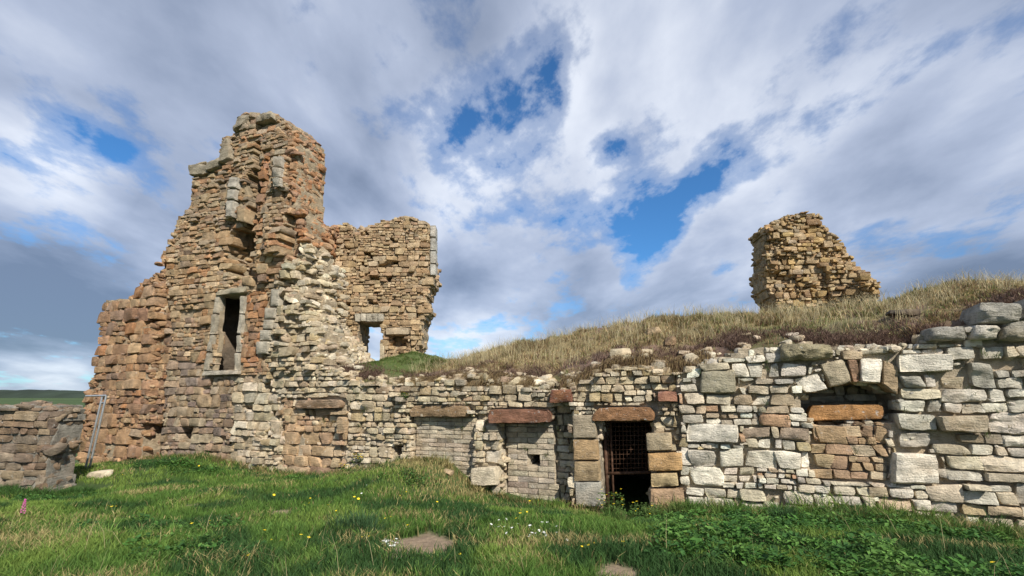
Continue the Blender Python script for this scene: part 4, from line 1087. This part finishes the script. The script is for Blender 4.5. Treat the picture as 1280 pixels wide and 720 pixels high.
# ================================================================== SKY, SUN, CAMERA
SUN = Vector((.46, -.89, .80)).normalized(); el = math.asin(SUN.z); az = math.atan2(SUN.x, SUN.y)
w = bpy.data.worlds.new('World'); sc.world = w; w.use_nodes = True; nt = w.node_tree; nt.nodes.clear(); L = nt.links.new
out = nt.nodes.new('ShaderNodeOutputWorld')
sky = nt.nodes.new('ShaderNodeTexSky'); sky.sky_type = 'NISHITA'; sky.sun_disc = False; sky.sun_elevation = el; sky.sun_rotation = az; sky.ozone_density = 2.5; sky.air_density = 1.0; sky.dust_density = .3
b1 = N(nt, 'ShaderNodeBackground', Strength=.115); L(mixc(nt, 1.0, sky.outputs[0], (.40, .78, 1.08), 'MULTIPLY'), b1.inputs[0])
tc = nt.nodes.new('ShaderNodeTexCoord'); nrm = N(nt, 'ShaderNodeVectorMath', operation='NORMALIZE'); L(tc.outputs['Generated'], nrm.inputs[0]); D = nrm.outputs[0]
sep = nt.nodes.new('ShaderNodeSeparateXYZ'); L(D, sep.inputs[0])
def mth(op, a, b=None, c=None, clamp=False):
    n = nt.nodes.new('ShaderNodeMath'); n.operation = op; n.use_clamp = clamp
    for i, v in enumerate((a, b, c)):
        if v is None: continue
        if hasattr(v, 'links'): L(v, n.inputs[i])
        else: n.inputs[i].default_value = v
    return n.outputs[0]
zc = mth('ADD', mth('MAXIMUM', sep.outputs[2], 0.0), .22)
cmb = nt.nodes.new('ShaderNodeCombineXYZ'); L(mth('DIVIDE', sep.outputs[0], zc), cmb.inputs[0]); L(mth('DIVIDE', sep.outputs[1], zc), cmb.inputs[1]); cmb.inputs[2].default_value = 2.3
def noise(vec, scale, det, rough, loc=(0, 0, 0), rotz=0, sc3=(1, 1, 1), dist=0):
    mp = nt.nodes.new('ShaderNodeMapping'); mp.inputs['Location'].default_value = loc; mp.inputs['Rotation'].default_value = (0, 0, rotz); mp.inputs['Scale'].default_value = sc3; L(vec, mp.inputs[0])
    n = N(nt, 'ShaderNodeTexNoise', Scale=scale, Detail=det, Roughness=rough, Distortion=dist); L(mp.outputs[0], n.inputs['Vector']); return n.outputs[0]
cover = noise(cmb.outputs[0], 1.7, 8, .55, (3, 1, 0), .7, (1.0, .8, 1), .1)
wisp = noise(cmb.outputs[0], 4.5, 9, .6, (8, 2, 0), .8, (1.1, .75, 1), .1)
gaps = None
for (px, py, rad, amt) in ((95, 180, 26, .13), (148, 190, 18, .17), (72, 158, 20, .10), (120, 165, 20, .07), (1120, 110, 110, -.14), (1170, 250, 90, -.12), (1060, 170, 60, -.08), (430, 150, 80, -.13), (110, 130, 60, -.06), (20, 300, 60, -.12), (40, 470, 50, -.08), (420, 15, 60, .16), (385, 0, 30, .12), (595, 160, 55, .32), (645, 130, 50, .30), (690, 75, 48, .30), (665, 45, 35, .12), (700, 130, 30, .18), (760, 185, 25, .14), (832, 262, 30, .30), (805, 300, 34, .32), (868, 238, 24, .26), (785, 342, 28, .24), (895, 225, 18, .2), (705, 358, 28, .22), (770, 180, 26, .18), (700, 190, 30, .14), (900, 325, 30, .16),
                           (720, 20, 40, .16), (920, 200, 30, .10), (1060, 30, 35, .06)):
    v = py - CY; d = Vector((px - CX, F * CP + v * SP, -(v * CP - F * SP))).normalized()
    dv = N(nt, 'ShaderNodeVectorMath', operation='DISTANCE'); L(D, dv.inputs[0]); dv.inputs[1].default_value = d
    rr = rad / math.sqrt(F * F + (px - CX) ** 2 + v * v) * 1.6
    g = mth('MULTIPLY', mth('POWER', mth('SUBTRACT', 1.0, mth('DIVIDE', dv.outputs['Value'], rr), None, True), 1.0), amt * .95)
    gaps = g if gaps is None else mth('ADD', gaps, g)
dens = mth('ADD', mth('ADD', mth('MULTIPLY', mth('SUBTRACT', cover, .5), 1.1), mth('MULTIPLY', mth('SUBTRACT', wisp, .5), .95)), mth('SUBTRACT', .655, gaps))
mask = ramp(nt, [(.34, 0), (.46, .42), (.62, 1)], dens, 'EASE').outputs[0]
mask = mth('MULTIPLY', mask, .90)
bright = noise(cmb.outputs[0], 1.5, 7, .52, (1, 7, 0), .4, (1, .6, 1), .2)
thick = mth('ADD', mth('MULTIPLY_ADD', bright, .8, .085), mth('MULTIPLY', mth('SUBTRACT', dens, .6), -.25))
thick = mth('ADD', thick, mth('MULTIPLY', mth('SUBTRACT', wisp, .5), .28))
for (px, py, rad, amt) in ((90, 270, 120, -.11), (20, 430, 110, -.10), (520, 330, 110, .07), (640, 240, 100, .15), (740, 60, 80, .06), (270, 110, 120, .05), (1250, 160, 60, .10), (60, 205, 60, .12), (50, 490, 50, .12), (900, 130, 160, .04), (1150, 260, 120, -.05)):
    v = py - CY; d = Vector((px - CX, F * CP + v * SP, -(v * CP - F * SP))).normalized()
    dv = N(nt, 'ShaderNodeVectorMath', operation='DISTANCE'); L(D, dv.inputs[0]); dv.inputs[1].default_value = d
    rr = rad / math.sqrt(F * F + (px - CX) ** 2 + v * v) * 1.6
    q_ = mth('SUBTRACT', 1.0, mth('DIVIDE', dv.outputs['Value'], rr), None, True)
    thick = mth('ADD', thick, mth('MULTIPLY', mth('MULTIPLY', q_, mth('SUBTRACT', 2.0, q_)), amt))
cc = ramp(nt, [(.30, (.165, .205, .29)), (.40, (.27, .32, .43)), (.5, (.42, .475, .60)), (.64, (.74, .78, .86))], thick).outputs[0]
b2 = N(nt, 'ShaderNodeBackground', Strength=1.0); L(cc, b2.inputs[0])
mx = nt.nodes.new('ShaderNodeMixShader'); L(mask, mx.inputs[0]); L(b1.outputs[0], mx.inputs[1]); L(b2.outputs[0], mx.inputs[2]); L(mx.outputs[0], out.inputs[0])

ld = bpy.data.lights.new('sun', 'SUN'); ld.energy = 5.0; ld.angle = math.radians(.6); ld.color = (1, .94, .84)
lo = bpy.data.objects.new('sun', ld); COL.objects.link(lo); lo.rotation_euler = SUN.to_track_quat('Z', 'Y').to_euler()
cam = bpy.data.cameras.new('camera'); co = bpy.data.objects.new('camera', cam); COL.objects.link(co)
co.location = (0, 0, EYE); co.rotation_euler = (math.pi / 2 + PITCH, 0, 0); cam.sensor_width = 36; cam.lens = F / 1280 * 36; cam.clip_end = 20000; cam.clip_start = .05
sc.camera = co
sc.view_settings.view_transform = 'Standard'; sc.view_settings.look = 'None'; sc.view_settings.exposure = .27; sc.view_settings.gamma = 1
sc.cycles.max_bounces = 5; sc.cycles.diffuse_bounces = 3; sc.cycles.use_denoising = True
